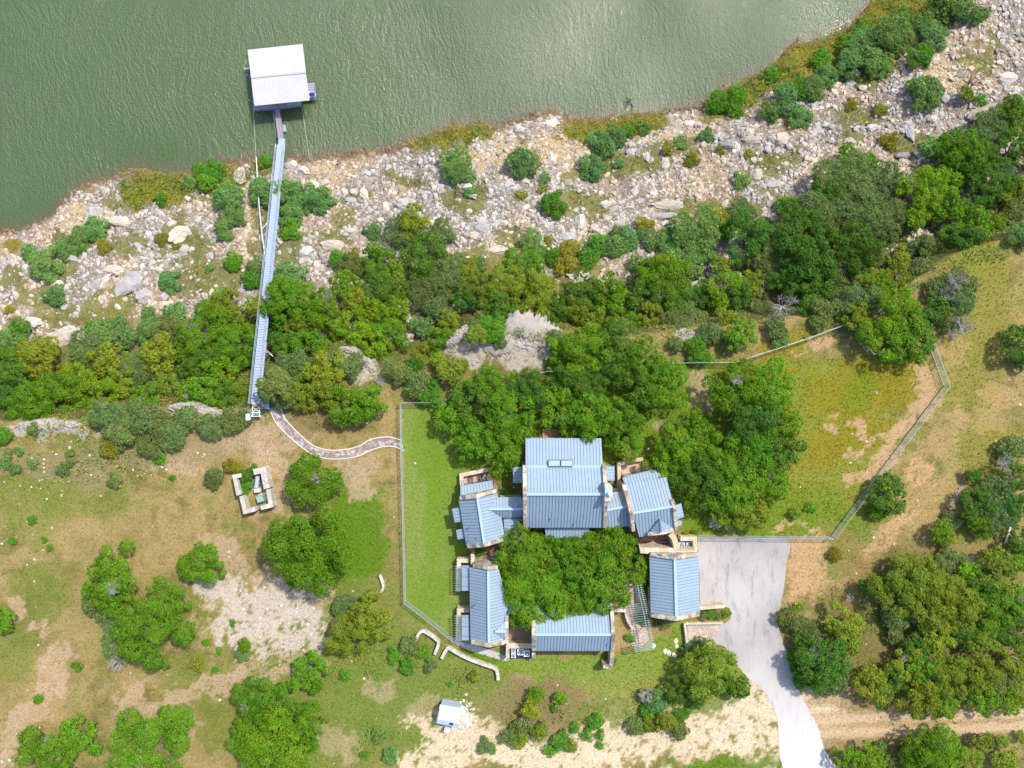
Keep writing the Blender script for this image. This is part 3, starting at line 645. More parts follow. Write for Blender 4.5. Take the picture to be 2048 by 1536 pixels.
# garage
ga, groof = building('garage_building', 'blue roofed garage standing beside the concrete parking court', [
    ([(1299, 1110, 3.3), (1349.5, 1118, 5.0), (1352.5, 1235, 5.0), (1301.5, 1228, 3.3)],),
    ([(1349.5, 1118, 5.0), (1397, 1110, 3.3), (1399.5, 1225, 3.3), (1352.5, 1235, 5.0)],)],
    [((1349.5, 1118, 5.0), (1352.5, 1235, 5.0))],
    [([(1300, 1109, 3.6), (1349.5, 1116, 5.3), (1397, 1109, 3.6)], .5), ([(1302, 1231, 3.6), (1352.5, 1238, 5.3), (1399.5, 1228, 3.6)], .55)])
mb = MB(); mb.ext([P(x, y, 3.2) for x, y in (Z3(337, 712), Z3(352, 750), Z3(590, 757), Z3(620, 775), Z3(742, 765), Z3(757, 800), Z3(600, 822), Z3(412, 795), Z3(352, 792))], -.1, 3.2)
mb.build('flat_cap', M['cap'], ga, .04)
lowwall([Z3(562, 655), Z3(590, 690), Z3(606, 765)], .75, 3.0, 'curved tan stone wall between brick entry court and condenser pen', group=GW)
lowwall([Z3(632, 690), Z3(733, 690), Z3(738, 770)], .6, 1.7, 'tan stone wall round the two condensers by the parking court', group=GW)
lowwall([(1400, 1217), (1449, 1213)], .45, 1.6, 'straight pale wall running from garage into the parking court', group=GW)
lowwall([Z3(668, 1284), Z3(930, 1280)], .3, .5, 'low pale kerb wall below the planting strip by the drive', group=GW)
lowwall([Z3(662, 1284), (1377, 1312)], .3, .7, 'low pale wall between lawn and drive below the garage', group=GW)
# SW wing
sw, swr = building('wing_building', 'blue roofed wing with two trellised side porches facing the lawn', [
    ([(*Z2(300, 280), 3.4), (*Z2(495, 312), 5.2), (*Z2(502, 1062), 5.2), (*Z2(312, 1028), 3.4)],),
    ([(*Z2(495, 312), 5.2), (*Z2(600, 295), 4.2), (*Z2(705, 700), 3.4), (*Z2(670, 760), 3.6), (*Z2(667, 1032), 3.6), (*Z2(502, 1062), 5.2)], dict(ang=3)),
    ([(*Z2(560, 935), 4.85), (*Z2(672, 830), 3.75), (*Z2(672, 935), 4.5)], dict(wall=False, ang=90)),
    ([(*Z2(560, 935), 4.85), (*Z2(672, 935), 4.5), (*Z2(655, 1022), 3.8)], dict(wall=False, ang=90)),
    ([(1016, 1205, 3.3), (1068, 1205, 3.3), (1068, 1228, 3.0), (1016, 1228, 3.0)], dict(ang=90))],
    [((*Z2(495, 312), 5.2), (*Z2(502, 1062), 5.2)), ((*Z2(565, 935), 4.9), (*Z2(672, 935), 4.6))],
    [([(*Z2(335, 268), 3.8), (*Z2(490, 290), 5.5), (*Z2(590, 285), 4.6)], .45), ([(*Z2(318, 1045), 3.8), (*Z2(502, 1082), 5.5), (*Z2(665, 1048), 3.9)], .55),
     ([(*Z2(682, 780), 3.9), (*Z2(682, 1060), 3.9)], .5), ([(*Z2(694, 1060), 1.8), (*Z2(694, 1212), 1.8)], .5)])
vent(swr, *Z2(362, 665), 4.3)
for v0, v1 in ((262, 520), (770, 1028)):
    awning(sw, [(*Z2(222, v0), 2.6), (*Z2(298, v0), 2.9), (*Z2(298, v1), 2.9), (*Z2(222, v1), 2.6)], 'side_porch_roof', sp=1.3, ang=0)
    nm = 'upper' if v0 < 500 else 'lower'
    lowwall([Z2(300, v0-48), Z2(192, v0-48), Z2(198, v1+8)], .55, 1.5, f'L-shaped tan stone wall round the {nm} trellised side porch', group=GW)
    sheet('porch_floor', [Z2(210, v0-35), Z2(300, v0-35), Z2(300, v1), Z2(210, v1)], .04, M['brick'], f'brick floor of the {nm} side porch')
    p0 = P(*Z2(185, (v0+v1)/2), 0); tr = thing('trellis', f'steel bar trellis beside the {nm} side porch of the lawn-side wing', 'trellis', (p0.x, p0.y, 0), 'steel trellises on the side porches')
    n = 11
    for i in range(n):
        v = v0+8+(v1-v0-10)*i/(n-1); mb = MB(); mb.beam(P(*Z2(150, v), 2.2), P(*Z2(222, v), 2.3), .045, .07); mb.build('bar', M['rail'], tr)
    for u in (168, 205):
        mb = MB(); mb.beam(P(*Z2(u, v0), 2.13), P(*Z2(u, v1), 2.13), .05, .07); mb.build('carrier', M['rail'], tr)
    for v in (v0+10, v1-6):
        a = P(*Z2(168, v), 2.1); mb = MB(); mb.tube((a.x, a.y, 0), a, .04); mb.build('post', M['rail'], tr)
lowwall([Z2(332, 145), Z2(332, 262)], .5, 2.4, 'thick tan wall stub above the porch wing, ending in the mulch bed', group=GW)
lowwall([Z2(350, 218), Z2(545, 222)], .4, .9, 'low stone wall along the mulch bed above the porch wing', group=GW)
# S wing
so, sor = building('wing_building', 'long blue roofed wing along the lower side of the courtyard', [
    ([(1069, 1205, 2.9), (1225.5, 1205, 2.9), (1225.5, 1225, 3.3), (1069, 1225, 3.3)],),
    ([(1069, 1225.5, 3.5), (1222, 1225.5, 3.5), (1224, 1269, 5.4), (1069, 1269, 5.4)],),
    ([(1069, 1269, 5.4), (1224, 1269, 5.4), (1222, 1302, 3.4), (1069, 1302, 3.4)],)],
    [((1069, 1269, 5.4), (1224, 1269, 5.4))],
    [([(1066.5, 1230, 3.9), (1067.5, 1269, 5.7), (1067.5, 1302, 3.7)], .5), ([(1067.5, 1304, 1.9), (1067.5, 1317, 1.9)], .5),
     ([(1223.5, 1217, 3.6), (1227, 1269, 5.7), (1224.5, 1303, 3.7)], .5), ([(1225, 1305, 2.2), (1222, 1335, 2.2)], .55), ([(1221, 1334, 2.2), (1206, 1333, 2.2)], .5)])
vent(sor, *Z2(1715, 1063), 4.2)
lowwall([(1229, 1221), (1252, 1221)], .5, 1.8, 'short tan wall from the long lower wing to the pergola walk', group=GW)
lowwall(smooth([(1249, 1190), (1250, 1213), (1255, 1240), (1266, 1258)], 4), .35, .9, 'curved pale stone wall along the pergola walk', 'dry', group=GW)
sheet('side_court', [(1016, 1229), (1065, 1229), (1065, 1294), (1016, 1294)], .04, M['court'], 'bare brown side court between the two lower wings')
lowwall([Z2(695, 1085), Z2(950, 1085)], .7, 1.4, 'pale stone wall closing the bare side court above the condensers', group=GW)
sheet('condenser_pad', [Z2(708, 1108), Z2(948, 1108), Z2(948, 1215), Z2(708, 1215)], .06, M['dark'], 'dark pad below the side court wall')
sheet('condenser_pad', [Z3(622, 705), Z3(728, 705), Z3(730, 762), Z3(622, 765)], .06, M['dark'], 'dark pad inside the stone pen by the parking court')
def condenser(px, py, s, label, gp, rz=0):
    p = P(px, py, .9); t = thing('air_conditioner', label, 'air conditioner', (p.x, p.y, .06), gp)
    mb = MB(); mb.box(p.x, p.y, .48, s, s, .84, rz); mb.build('casing', M['white'], t, .05)
    mb = MB(); mb.tube((p.x, p.y, .9), (p.x, p.y, .915), s*.40, n=20); rg = mb.build('fan_opening', M['dark'], t)
    mb = MB()
    for k in range(5):
        a = k*math.tau/5+.3; mb.beam((p.x, p.y, .925), (p.x+math.cos(a)*s*.36, p.y+math.sin(a)*s*.36, .925), s*.13, .012)
    mb.build('fan_blade', M['galv'], rg)
for (u, v, s, l) in ((752, 1130, .62, 'small condenser unit, upper of the two small ones below the side court'), (752, 1186, .62, 'small condenser unit, lower of the two small ones below the side court'), (823, 1150, .86, 'large condenser unit beside the small ones, left of two'), (890, 1166, .86, 'large condenser unit next to the long wing end wall, right of two')):
    condenser(*Z2(u, v), s, l, 'condensers below the side court')
condenser(*Z3(641, 735), .84, 'left condenser in the stone pen beside the parking court', 'condensers by the parking court')
condenser(*Z3(695, 735), .84, 'right condenser in the stone pen beside the parking court', 'condensers by the parking court')
# pergola
p0 = P(1285, 1220, 0); pg = thing('pergola', 'long green-blue steel pergola with crossbars over the pink walk', 'pergola', (p0.x, p0.y, 0))
pl = smooth([(1272, 1140), (1280, 1180), (1288, 1215), (1296, 1255), (1303, 1298)], 9)
for dx in (-3, 3):
    mb = MB()
    for i in range(len(pl)-1): mb.beam(P(pl[i][0]+dx, pl[i][1], 2.6), P(pl[i+1][0]+dx, pl[i+1][1], 2.6), .06, .1)
    mb.build('runner', M['rail'], pg)
for i, (x, y) in enumerate(pl):
    if y > 1284: continue
    mb = MB(); l = 26 if 1205 < y < 1245 else 9
    mb.beam(P(x-l, y+l*.10, 2.7), P(x+8, y-1, 2.7), .045, .07); mb.build('crossbar', M['rail'], pg)
for i in range(5):
    mb = MB(); mb.beam(P(1267+i*.6, 1291+i*3.2, 2.72), P(1303+i*.6, 1285+i*3.2, 2.72), .06, .08); mb.build('crossbar', M['rail'], pg)
mb = MB(); mb.beam(P(1270, 1290, 2.66), P(1273, 1304, 2.66), .06, .1); mb.build('runner', M['rail'], pg)
for x, y in ((1273, 1145), (1281, 1185), (1289, 1225), (1297, 1262), (1303, 1298), (1272, 1302)):
    a = P(x, y, 2.6); mb = MB(); mb.tube((a.x, a.y, 0), a, .05); mb.build('post', M['rail'], pg)
sheet('leafy_paving', [(1376, 1252), (1440, 1252), (1432, 1275), (1420, 1292), (1376, 1296)], .06, M['flag2'], 'pinkish paved corner of the drive strewn with leaves')
# stepping stones
for i, (x, y) in enumerate([(1352, 1282), (1330, 1302), (1338, 1306), (1348, 1310), (1354, 1293), (1307, 1292)]):
    q = P(x, y, .05); mb = MB(); mb.ext([(q.x+.32*math.cos(a)*rnd.uniform(.7, 1.2), q.y+.42*math.sin(a)*rnd.uniform(.7, 1.2)) for a in [k*math.tau/8 for k in range(8)]], 0, .06)
    tag(mb.build('stepping_stone', M['kerb']), 'flat pale stepping stone in the lawn beside the pergola, ' + ['topmost right', 'lowest left', 'second lowest from left', 'lowest right', 'below the topmost', 'touching the pergola end'][i], 'stepping stone', 'stepping stones in the lawn')
# south retaining walls
GR = 'curved dry stone walls in the grass'
lowwall(smooth([(831, 1281), (838, 1267), (845, 1263), (855, 1267), (874, 1281), (876.5, 1289), (869, 1310)], 4), .42, .7, 'hook-shaped dry stone wall in grass, upper left of the pair', 'dry', group=GR)
lowwall(smooth([(883, 1318), (892, 1301), (899, 1298), (929, 1315), (960, 1327), (988, 1337), (994, 1344), (996.5, 1361)], 4), .42, .7, 'long bent dry stone wall below the gravel strip', 'dry', group=GR)
lowwall(smooth([(759, 1150), (766, 1172), (762, 1183), (750, 1188)], 5), .35, .5, 'short curved dry stone wall beside the fence below the large round oak', 'dry', group=GR)
# utility enclosure
Z7 = lambda u, v: (440+u/7.877, 900+v/7.877)
GE = 'stone walls of the utility enclosure'
lowwall([Z7(330, 400), Z7(225, 420), Z7(288, 715)], .55, 1.7, 'L-shaped pale wall at the upper left of the utility enclosure', 'dry', group=GE)
lowwall([Z7(335, 725), Z7(392, 975), Z7(550, 935)], .6, 1.5, 'L-shaped pale wall at the lower left of the utility enclosure', 'dry', group=GE)
lowwall([Z7(525, 350), Z7(672, 318), Z7(735, 610)], .8, 1.7, 'thick L-shaped pale wall at the upper right of the utility enclosure', 'dry', group=GE)
lowwall([Z7(755, 620), Z7(800, 875), Z7(640, 915)], .6, 1.5, 'L-shaped pale wall at the lower right of the utility enclosure', 'dry', group=GE)
p = P(*Z7(565, 515), 1.2); t = thing('propane_tank', 'grey-blue cylindrical tank inside the stone enclosure', 'tank', (p.x, p.y, 0))
mb = MB(); d = Vector((.10, .8, 0)); q = Vector((p.x, p.y, .8)); mb.tube(q-d, q+d, .3, n=14); mb.tube(q+d, q+d*1.2, .3, .1, 14); mb.tube(q-d, q-d*1.2, .3, .1, 14); mb.build('vessel', M['galv'], t)
for s_ in (-.6, .6):
    mb = MB(); mb.box(q.x+d.x*s_, q.y+d.y*s_, .27, .5, .15, .55); mb.build('leg', M['galvd'], t)
p = P(*Z7(575, 640), .9); mb = MB(); mb.box(p.x, p.y, .45, .75, .5, .9, .05); mb.box(p.x, p.y-.27, .45, .3, .06, .5, .05, 0); o = mb.build('pump_cabinet', M['white'], None, .03); tag(o, 'white pump cabinet below the cylindrical tank', 'cabinet')
p = P(*Z7(630, 770), .9); t = thing('transformer_box', 'green transformer box on a tan pad inside the enclosure', 'transformer', (p.x, p.y, 0))
mb = MB(); mb.box(p.x+.2, p.y+.1, .06, 1.35, 1.2, .12, .3); mb.build('pad', M['cap'], t); mb = MB(); mb.box(p.x, p.y, .55, .95, .9, .86, .3); mb.build('cabinet', M['green'], t, .04)
# shed
Z8 = lambda u, v: (780+u/5.907, 1220+v/5.907)
A, B, C_, D = Z8(592, 1120), Z8(832, 1165), Z8(785, 1388), Z8(548, 1338); r0, r1 = Z8(583, 1172), Z8(818, 1222)
ctr = P((A[0]+C_[0])/2, (A[1]+C_[1])/2, 0); sh = thing('garden_shed', 'small white and pale blue shed beside a heap of stones', 'shed', (ctr.x, ctr.y, 0))
planes = [[(*A, 2.0), (*B, 2.0), (*r1, 2.5), (*r0, 2.5)], [(*r0, 2.5), (*r1, 2.5), (*C_, 1.7), (*D, 1.7)]]
wm = MB()
for q in planes: walls_under(wm, q, .12)
wm.build('wall', M['galv'], sh)
rm = MB(); roof_plane(rm, planes[0], sp=.5); roof_plane(rm, planes[1], sp=.5); sr = rm.build('roof', [M['white'], M['dockseam']], sh)
a, b = P(*Z8(560, 1290), 1.9), P(*Z8(800, 1340), 1.9); mb = MB(); q2 = [P(*Z8(560, 1290), 1.99), P(*Z8(797, 1342), 1.99), P(*C_, 1.82), P(*D, 1.82)]
mb.prism([tuple(x) for x in q2], [(x.x, x.y, x.z-.06) for x in q2]); mb.build('eave_panel', M['ridge'], sh)
p = P(*Z8(725, 1346), 1.98); mb = MB(); mb.box(p.x, p.y, 1.95, .5, .32, .14, -.2); mb.build('roof_vent', M['dark'], sh)
p = P(*Z8(660, 1375), 1); mb = MB(); mb.box(ctr.x-.1, ctr.y-1.35, .9, .7, .08, 1.6, -.2); mb.build('door', M['white'], sh)
# fence
fpts = [[(1664, 1079), (1671, 1078), (1790, 920), (1901, 772), (1870.5, 688), (1748.5, 708.5), (1700, 646), (1618, 677), (1536, 704), (1474, 724.5), (1319, 726.5), (1230, 728), (1159, 735), (1081, 745), (1020, 752), (935, 767), (904, 793), (885, 805), (800, 806), (801, 900), (805, 1050), (808, 1207), (855, 1243), (904, 1283), (950, 1294)], [(1671, 1078), (1580, 1077.5), (1490, 1076.5), (1397, 1076)]]
fence = thing('wire_fence', 'pale green-grey wire fence with steel posts enclosing house lawn and garden', 'fence', tuple(P(1671, 1078, 0)))
FH = 1.5
for ln in fpts:
    w3 = []
    for x, y in ln:
        p = P(x, y, FH); gz = ground_z(p.x, p.y); w3.append(Vector((p.x, p.y, gz)))
    mesh = MB(); rail = MB()
    for i in range(len(w3)-1):
        a, b = w3[i], w3[i+1]; L = (b-a).length; n = max(1, round(L/3.0))
        for k in range(n):
            p = a.lerp(b, k/n); p.z = ground_z(p.x, p.y); q = a.lerp(b, (k+1)/n); q.z = ground_z(q.x, q.y); up = Vector((0, 0, 1))
            mb = MB(); mb.tube(p-up*.1, p+up*(FH+.05), .045); mb.build('post', M['rail'], fence)
            rail.beam(p+up*FH, q+up*FH, .045, .045); rail.beam(p+up*.08, q+up*.08, .04, .04)
            for h in np.arange(.2, FH, .16): mesh.beam(p+up*h, q+up*h, .012, .012)
            m_ = int((q-p).length/.18)
            for j in range(1, m_): s_ = p.lerp(q, j/m_); mesh.beam(s_+up*.1, s_+up*FH, .012, .012)
    rail.build('top_rail', M['rail'], fence); mesh.build('wire_mesh', M['wire'], fence)

# ------------------------------------------------------------------ stairway, dock
Z4 = lambda u, v: (460+u/5.4875, 60+v/5.4875)
T0 = P(511.5, 806, .9); T1 = P(562.5, 290, -19.0)
st = thing('hill_stairway', 'long grey-blue steel stairway running down the cliff to the dock', 'stairway', (T0.x, T0.y, 0))
d = (T1-T0); L = d.length; sd_ = Vector((d.y, -d.x, 0)).normalized(); n = int(Vector((d.x, d.y)).length/.40)
mb = MB(); dk = MB()
dxy = Vector((d.x, d.y, 0)).normalized()
for i in range(n+1):
    p = T0.lerp(T1, i/n); mb.beam(p-sd_*.58, p+sd_*.58, .33, .05)
mb.build('treads', M['galv'], st)
mb = MB(); mb.beam(T0-Vector((0, 0, .16)), T1-Vector((0, 0, .16)), 1.1, .02); mb.build('underside', M['galvd'], st)
for s_ in (-1, 1):
    mb = MB(); mb.beam(T0+sd_*s_*.62, T1+sd_*s_*.62, .07, .25); mb.build('stringer', M['galv'], st)
    mb = MB(); o_ = sd_*s_*.66
    for h in (.55, 1.0): mb.beam(T0+o_+Vector((0, 0, h)), T1+o_+Vector((0, 0, h)), .05, .05)
    for i in range(25): p = T0.lerp(T1, i/24)+o_; mb.tube(p, p+Vector((0, 0, 1.0)), .03)
    mb.build('handrail', M['galv'], st)
for i in range(1, 12):
    p = T0.lerp(T1, i/12); gz = ground_z(p.x, p.y)
    if p.z-gz > .4:
        for s_ in (-1, 1):
            q = p+sd_*s_*.5; mb = MB(); mb.tube((q.x, q.y, gz-.3), (q.x, q.y, p.z-.1), .06); mb.build('support_post', M['galvd'], st)
a = T0.lerp(T1, .205); mb = MB(); mb.beam(a+sd_*-.6, P(547, 713, -5), .06, .06); mb.beam(a+sd_*-.6+Vector((0, -.6, .2)), P(547, 713, -5), .06, .06); mb.build('brace', M['white'], st)
mb = MB(); q = [P(505, 806, .9), P(519, 806, .9), P(519, 813, .9), P(505, 813, .9)]; mb.prism([tuple(x) for x in q], [(x.x, x.y, .8) for x in q]); mb.build('top_landing', M['rust'], st)
lp = thing('side_platform', 'grey steel platform joining flagstone path and stairway top', 'platform', tuple(P(529, 806, 0)))
mb = MB(); q = [P(520, 795, .45), P(536, 797, .45), (P(538, 818, .45)), P(520, 814, .45)]; mb.prism([tuple(x) for x in q], [(x.x, x.y, .35) for x in q]); mb.build('deck', M['galv'], lp)
mb = MB()
for a, b in (((521, 817), (538, 817)), ((538, 817), (537, 797))): mb.beam(P(*a, 1.4), P(*b, 1.4), .05, .05); mb.tube(P(*a, 0), P(*a, 1.4), .03); mb.tube(P(*b, 0), P(*b, 1.4), .03)
mb.build('handrail', M['galv'], lp)
hf = thing('winch_frame', 'white steel winch frame at the top of the stairway', 'winch', tuple(P(512, 824, 0)))
mb = MB()
for x in (505, 519): mb.beam(P(x, 813, .9), P(x, 831, .9), .1, .12); mb.tube(P(x, 830, 0), P(x, 830, .9), .06)
mb.beam(P(505, 814, .9), P(519, 824, .9), .06, .06); mb.beam(P(519, 814, .9), P(505, 824, .9), .06, .06); mb.beam(P(503, 825, .95), P(521, 825, .95), .12, .12); mb.beam(P(503, 832, .95), P(521, 832, .95), .16, .12)
mb.build('frame', M['white'], hf)
mb = MB(); a = P(507, 829, 1.0); b = P(518, 829, 1.0); mb.tube(a, b, .2, n=12); mb.build('drum', M['galvd'], hf)
p = P(497, 834, 1.0); mb = MB(); mb.box(p.x, p.y, .6, .52, .8, 1.2, .05); mb.box(p.x, p.y, 1.22, .6, .88, .05, .05); o = mb.build('control_cabinet', M['white'], None, .02); tag(o, 'white control cabinet left of the winch frame', 'cabinet')
# pipe and cables
def cable(name, pts, r, m, label, cat):
    q = [Vector(p) for p in pts]; mb = MB(); 
    for i in range(len(q)-1): mb.tube(q[i], q[i+1], r, n=6)
    return tag(mb.build(name, m), label, cat)
pp = []
for x, y in smooth([(512, 314), (514, 340), (518.4, 413), (522, 449), (527, 490), (533, 531)], 4):
    g_ = ray(x, y, .9); pp.append(Vector((*P(x, y, g_.z+.9).to_2d(), g_.z+.9)))
for i in range(len(pp)): f = i/(len(pp)-1); z = pp[0].z*(1-f)+pp[-1].z*f+.3; x, y = 1024+pp[i].x*F/(H-pp[i].z), 768-pp[i].y*F/(H-pp[i].z); pp[i] = P(x, y, z)
wp = thing('water_pipe', 'thin lilac-white pipe running beside the stairway down to the shore', 'pipe', tuple(pp[0]))
mb = MB()
for i in range(len(pp)-1): mb.tube(pp[i], pp[i+1], .07, n=8)
mb.build('pipe_run', M['pvc'], wp); mb = MB(); a = pp[13]; mb.tube(a, P(541, 439, a.z), .07); mb.build('strut', M['pvc'], wp)
cable('mooring_cable', [P(506.5, 219, -19.2), P(512, 314, pp[0].z)], .014, M['white'], 'thin mooring cable from the dock left corner to the pipe end', 'cable')
cable('mooring_cable', [P(604, 213, -19.2), (lambda g_: Vector((g_.x, g_.y, g_.z+.2)))(ray(620, 322))], .014, M['white'], 'thin mooring cable from the dock right corner to the rocky shore', 'cable')
g_ = ray(513, 545); cable('guy_cable', [pp[6], Vector((g_.x, g_.y, g_.z)), (lambda k: Vector((k.x, k.y, k.z+.2)))(ray(502, 620))], .02, M['galvd'], 'thin cable hanging through shrubs left of the stairway', 'cable')
# dock
dc = P(558, 150, WATER); dock = thing('boat_dock', 'floating boat dock with white ribbed gable roof on the lake', 'dock', (dc.x, dc.y, WATER))
RF = [(495, 99.7), (604.9, 87.9), (619, 200.7), (508.8, 211.6)]; rl, rr = (502, 155), (611.5, 144.4)
mb = MB(); pl1 = [(*RF[0], -16.6), (*RF[1], -16.6), (*rr, -16.25), (*rl, -16.25)]; pl2 = [(*rl, -16.25), (*rr, -16.25), (*RF[2], -16.6), (*RF[3], -16.6)]
for q in (pl1, pl2): roof_plane(mb, q, sp=.45, thick=.1, rib=.03)
rfo = mb.build('roof', [M['dockroof'], M['dockseam']], dock)
mb = MB(); mb.beam(P(*rl, -16.2), P(*rr, -16.2), .3, .06); mb.build('ridge_cap', M['dockseam'], rfo)
mb = MB(); zt = -19.45
dkp = [(500, 118), (606, 107), (612, 160), (600, 211), (560, 216.5), (506.5, 220.5)]
mb.ext([P(x, y, zt) for x, y in dkp], WATER-.3, zt); mb.build('deck', M['deckgrey'], dock, .03)
q = [P(x, y, zt) for x, y in ((572, 203), (597, 201), (602, 210), (576, 214))]; mb = MB(); mb.ext(q, zt, zt+.25); mb.build('slip_floor', M['galv'], dock)
for x, y in ((505, 125), (555, 119), (602, 114), (606, 160), (596, 205), (556, 210), (511, 214), (507, 165)):
    p = P(x, y, zt); mb = MB(); mb.tube((p.x, p.y, WATER-.3), (p.x, p.y, -16.6), .09); mb.build('post', M['galvd'], dock)
mb = MB(); mb.beam(P(512, 206, -18), P(525, 221, zt+.05), .05, .05); mb.build('ladder', M['dark'], dock)
lf = thing('lift_platform', 'small grey lift platform at the right side of the dock', 'platform', tuple(P(622, 185, WATER)))
mb = MB()
for k in range(7):
    a = P(613+k*.3, 168.5+k*4.6, -19.5); b = P(629.5+k*.45, 167.5+k*4.6, -19.5); mb.beam(a, b, .31, .1)
mb.build('deck', M['deckgrey'], lf)
mb = MB(); mb.beam(P(629.5, 167, -19.4), P(632.5, 199, -19.4), .1, .15); mb.beam(P(613, 200, -19.4), P(632.5, 199.5, -19.4), .1, .15); mb.build('frame', M['galvd'], lf)
p = P(624, 191, -19.2); js = thing('jet_ski', 'blue and white jet ski parked on the lift platform', 'watercraft', (p.x, p.y, -19.4))
def hullmesh(mb, cx, cy, z, L_, W_, h, ang):
    co, si = math.cos(ang), math.sin(ang); ring = []
    for zz, k in ((0, .7), (h*.6, 1), (h, .85)):
        ring.append([(cx+a*co*L_/2*k-b*si*W_/2*k, cy+a*si*L_/2*k+b*co*W_/2*k, z+zz) for a, b in ((-1, -.6), (-.9, -.85), (0, -1), (.7, -.7), (1, 0), (.7, .7), (0, 1), (-.9, .85), (-1, .6))])
    for i in range(2): mb.prism(ring[i+1], ring[i])
mb = MB(); hullmesh(mb, p.x-.5, p.y, -19.4, 2.6, 1.15, .55, .08); mb.build('hull', M['white'], js)
mb = MB(); hullmesh(mb, p.x-.7, p.y, -18.86, 1.5, .5, .3, .08); mb.build('seat', M['blue'], js)
mb = MB(); hullmesh(mb, p.x+.25, p.y, -18.87, .9, .7, .22, .08); mb.build('hood', M['blue'], js)
mb = MB(); mb.beam((p.x, p.y-.4, -18.5), (p.x, p.y+.4, -18.5), .06, .06); mb.tube((p.x, p.y, -18.7), (p.x, p.y, -18.5), .05); mb.build('handlebar', M['dark'], js)
gw = thing('gangway', 'narrow grey gangway with handrails from dock to stairway foot', 'gangway', tuple(P(557, 246, WATER)))
a, b = P(554, 217, zt+.1), P(562, 276, -18.95); mb = MB(); sdw = Vector(((b-a).y, -(b-a).x, 0)).normalized()
for i in range(30): p = a.lerp(b, (i+.5)/30); mb.beam(p-sdw*.42, p+sdw*.42, .15, .05)
mb.build('deck', M['wood'], gw)
for s_ in (-1, 1):
    mb = MB(); mb.beam(a+sdw*s_*.47, b+sdw*s_*.47, .06, .16); o_ = sdw*s_*.47+Vector((0, 0, .9)); mb.beam(a+o_, b+o_, .045, .045)
    for i in range(6): p = a.lerp(b, i/5)+sdw*s_*.47; mb.tube(p, p+Vector((0, 0, .9)), .025)
    mb.build('handrail', M['galvd'], gw)
mb = MB(); p = P(567.5, 257, -19.6); mb.box(p.x, p.y, -19.75, .65, 1.2, .6, .15); mb.build('float', M['deckgrey'], gw, .08)
q = [P(557.5, 275, -18.95), P(569.5, 277, -18.95), P(570, 292, -18.95), P(556, 291, -18.95)]; mb = MB(); mb.prism([tuple(x) for x in q], [(x.x, x.y, -19.1) for x in q]); mb.build('bottom_landing', M['galv'], st)
mb = MB(); p = P(497, 137, -19.3); mb.box(p.x-.3, p.y, -19.3, .9, .12, .12); tag(mb.build('mooring_cleat', M['white']), 'short white arm sticking out from the dock left side', 'mooring arm')

# ------------------------------------------------------------------ rocks
def shorem(xs, ys):
    z_ = hgt(xs, ys); uu = 1024+xs*F/(H-z_)+14*(vnoise(xs*.8, ys*.8, 3)-.5); vv = 768-ys*F/(H-z_)+14*(vnoise(xs*.8, ys*.8, 4)-.5); o_ = np.zeros(len(xs))
    for px, py, rx, ry, *an in shg:
        a = R(an[0] if an else 0); dx = uu-px; dy = vv-py; u = (dx*math.cos(a)+dy*math.sin(a))/rx; v = (-dx*math.sin(a)+dy*math.cos(a))/ry
        o_ = np.maximum(o_, 1-sstep(.85, 1.25, np.sqrt(u*u+v*v)))
    return o_
def ico(sub):
    import bmesh
    bm = bmesh.new(); bmesh.ops.create_icosphere(bm, subdivisions=sub, radius=1.0)
    v = np.array([x.co[:] for x in bm.verts]); f = np.array([[w_.index for w_ in q.verts] for q in bm.faces]); bm.free(); return v, f
I1, I2, I3 = ico(1), ico(2), ico(3)
def rockshape(base, seed, cuts=9, flat=.6):
    r = np.random.default_rng(seed); v = base[0].copy()
    for k in range(cuts):
        n = r.normal(size=3); n /= np.linalg.norm(n); d_ = r.uniform(.55, .85); s = v@n; v = v-np.outer(np.maximum(s-d_, 0), n)
    v *= 1+.10*r.normal(size=(len(v), 1))*(.6 if len(v) > 50 else 1); v[:, 2] *= flat; return v
RB = []
for k in range(7):
    v = rockshape(I3, 100+k, 13, .55+.06*(k % 3)); m_ = np_mesh('boulder', v, I3[1], False); m_.materials.append(M['rock']); RB.append(m_)
RC = [c(214, 208, 200, .74), c(220, 208, 192, .74), c(202, 196, 192, .74), c(224, 208, 188, .74)]
nb = 0
def boulder(px, py, rx, ry, ang=0, dark=0, label=None, group=None, z_up=.15):
    global nb
    g_ = ray(px, py, .2); s = (H-g_.z)/F; o = bpy.data.objects.new('boulder', RB[nb % 7]); COL.objects.link(o); nb += 1
    o.location = (g_.x, g_.y, g_.z+z_up*min(rx, ry)*s); o.scale = (rx*s*1.12, ry*s*1.12, min(rx, ry)*s*1.0); o.rotation_euler = (rnd.uniform(-.2, .2), rnd.uniform(-.2, .2), R(-ang))
    cc = RC[nb % 4]; k = rnd.uniform(.85, 1.1)*(1-dark); o.color = (cc[0]*k, cc[1]*k, cc[2]*k, 1)
    tag(o, label, 'boulder', group); return o
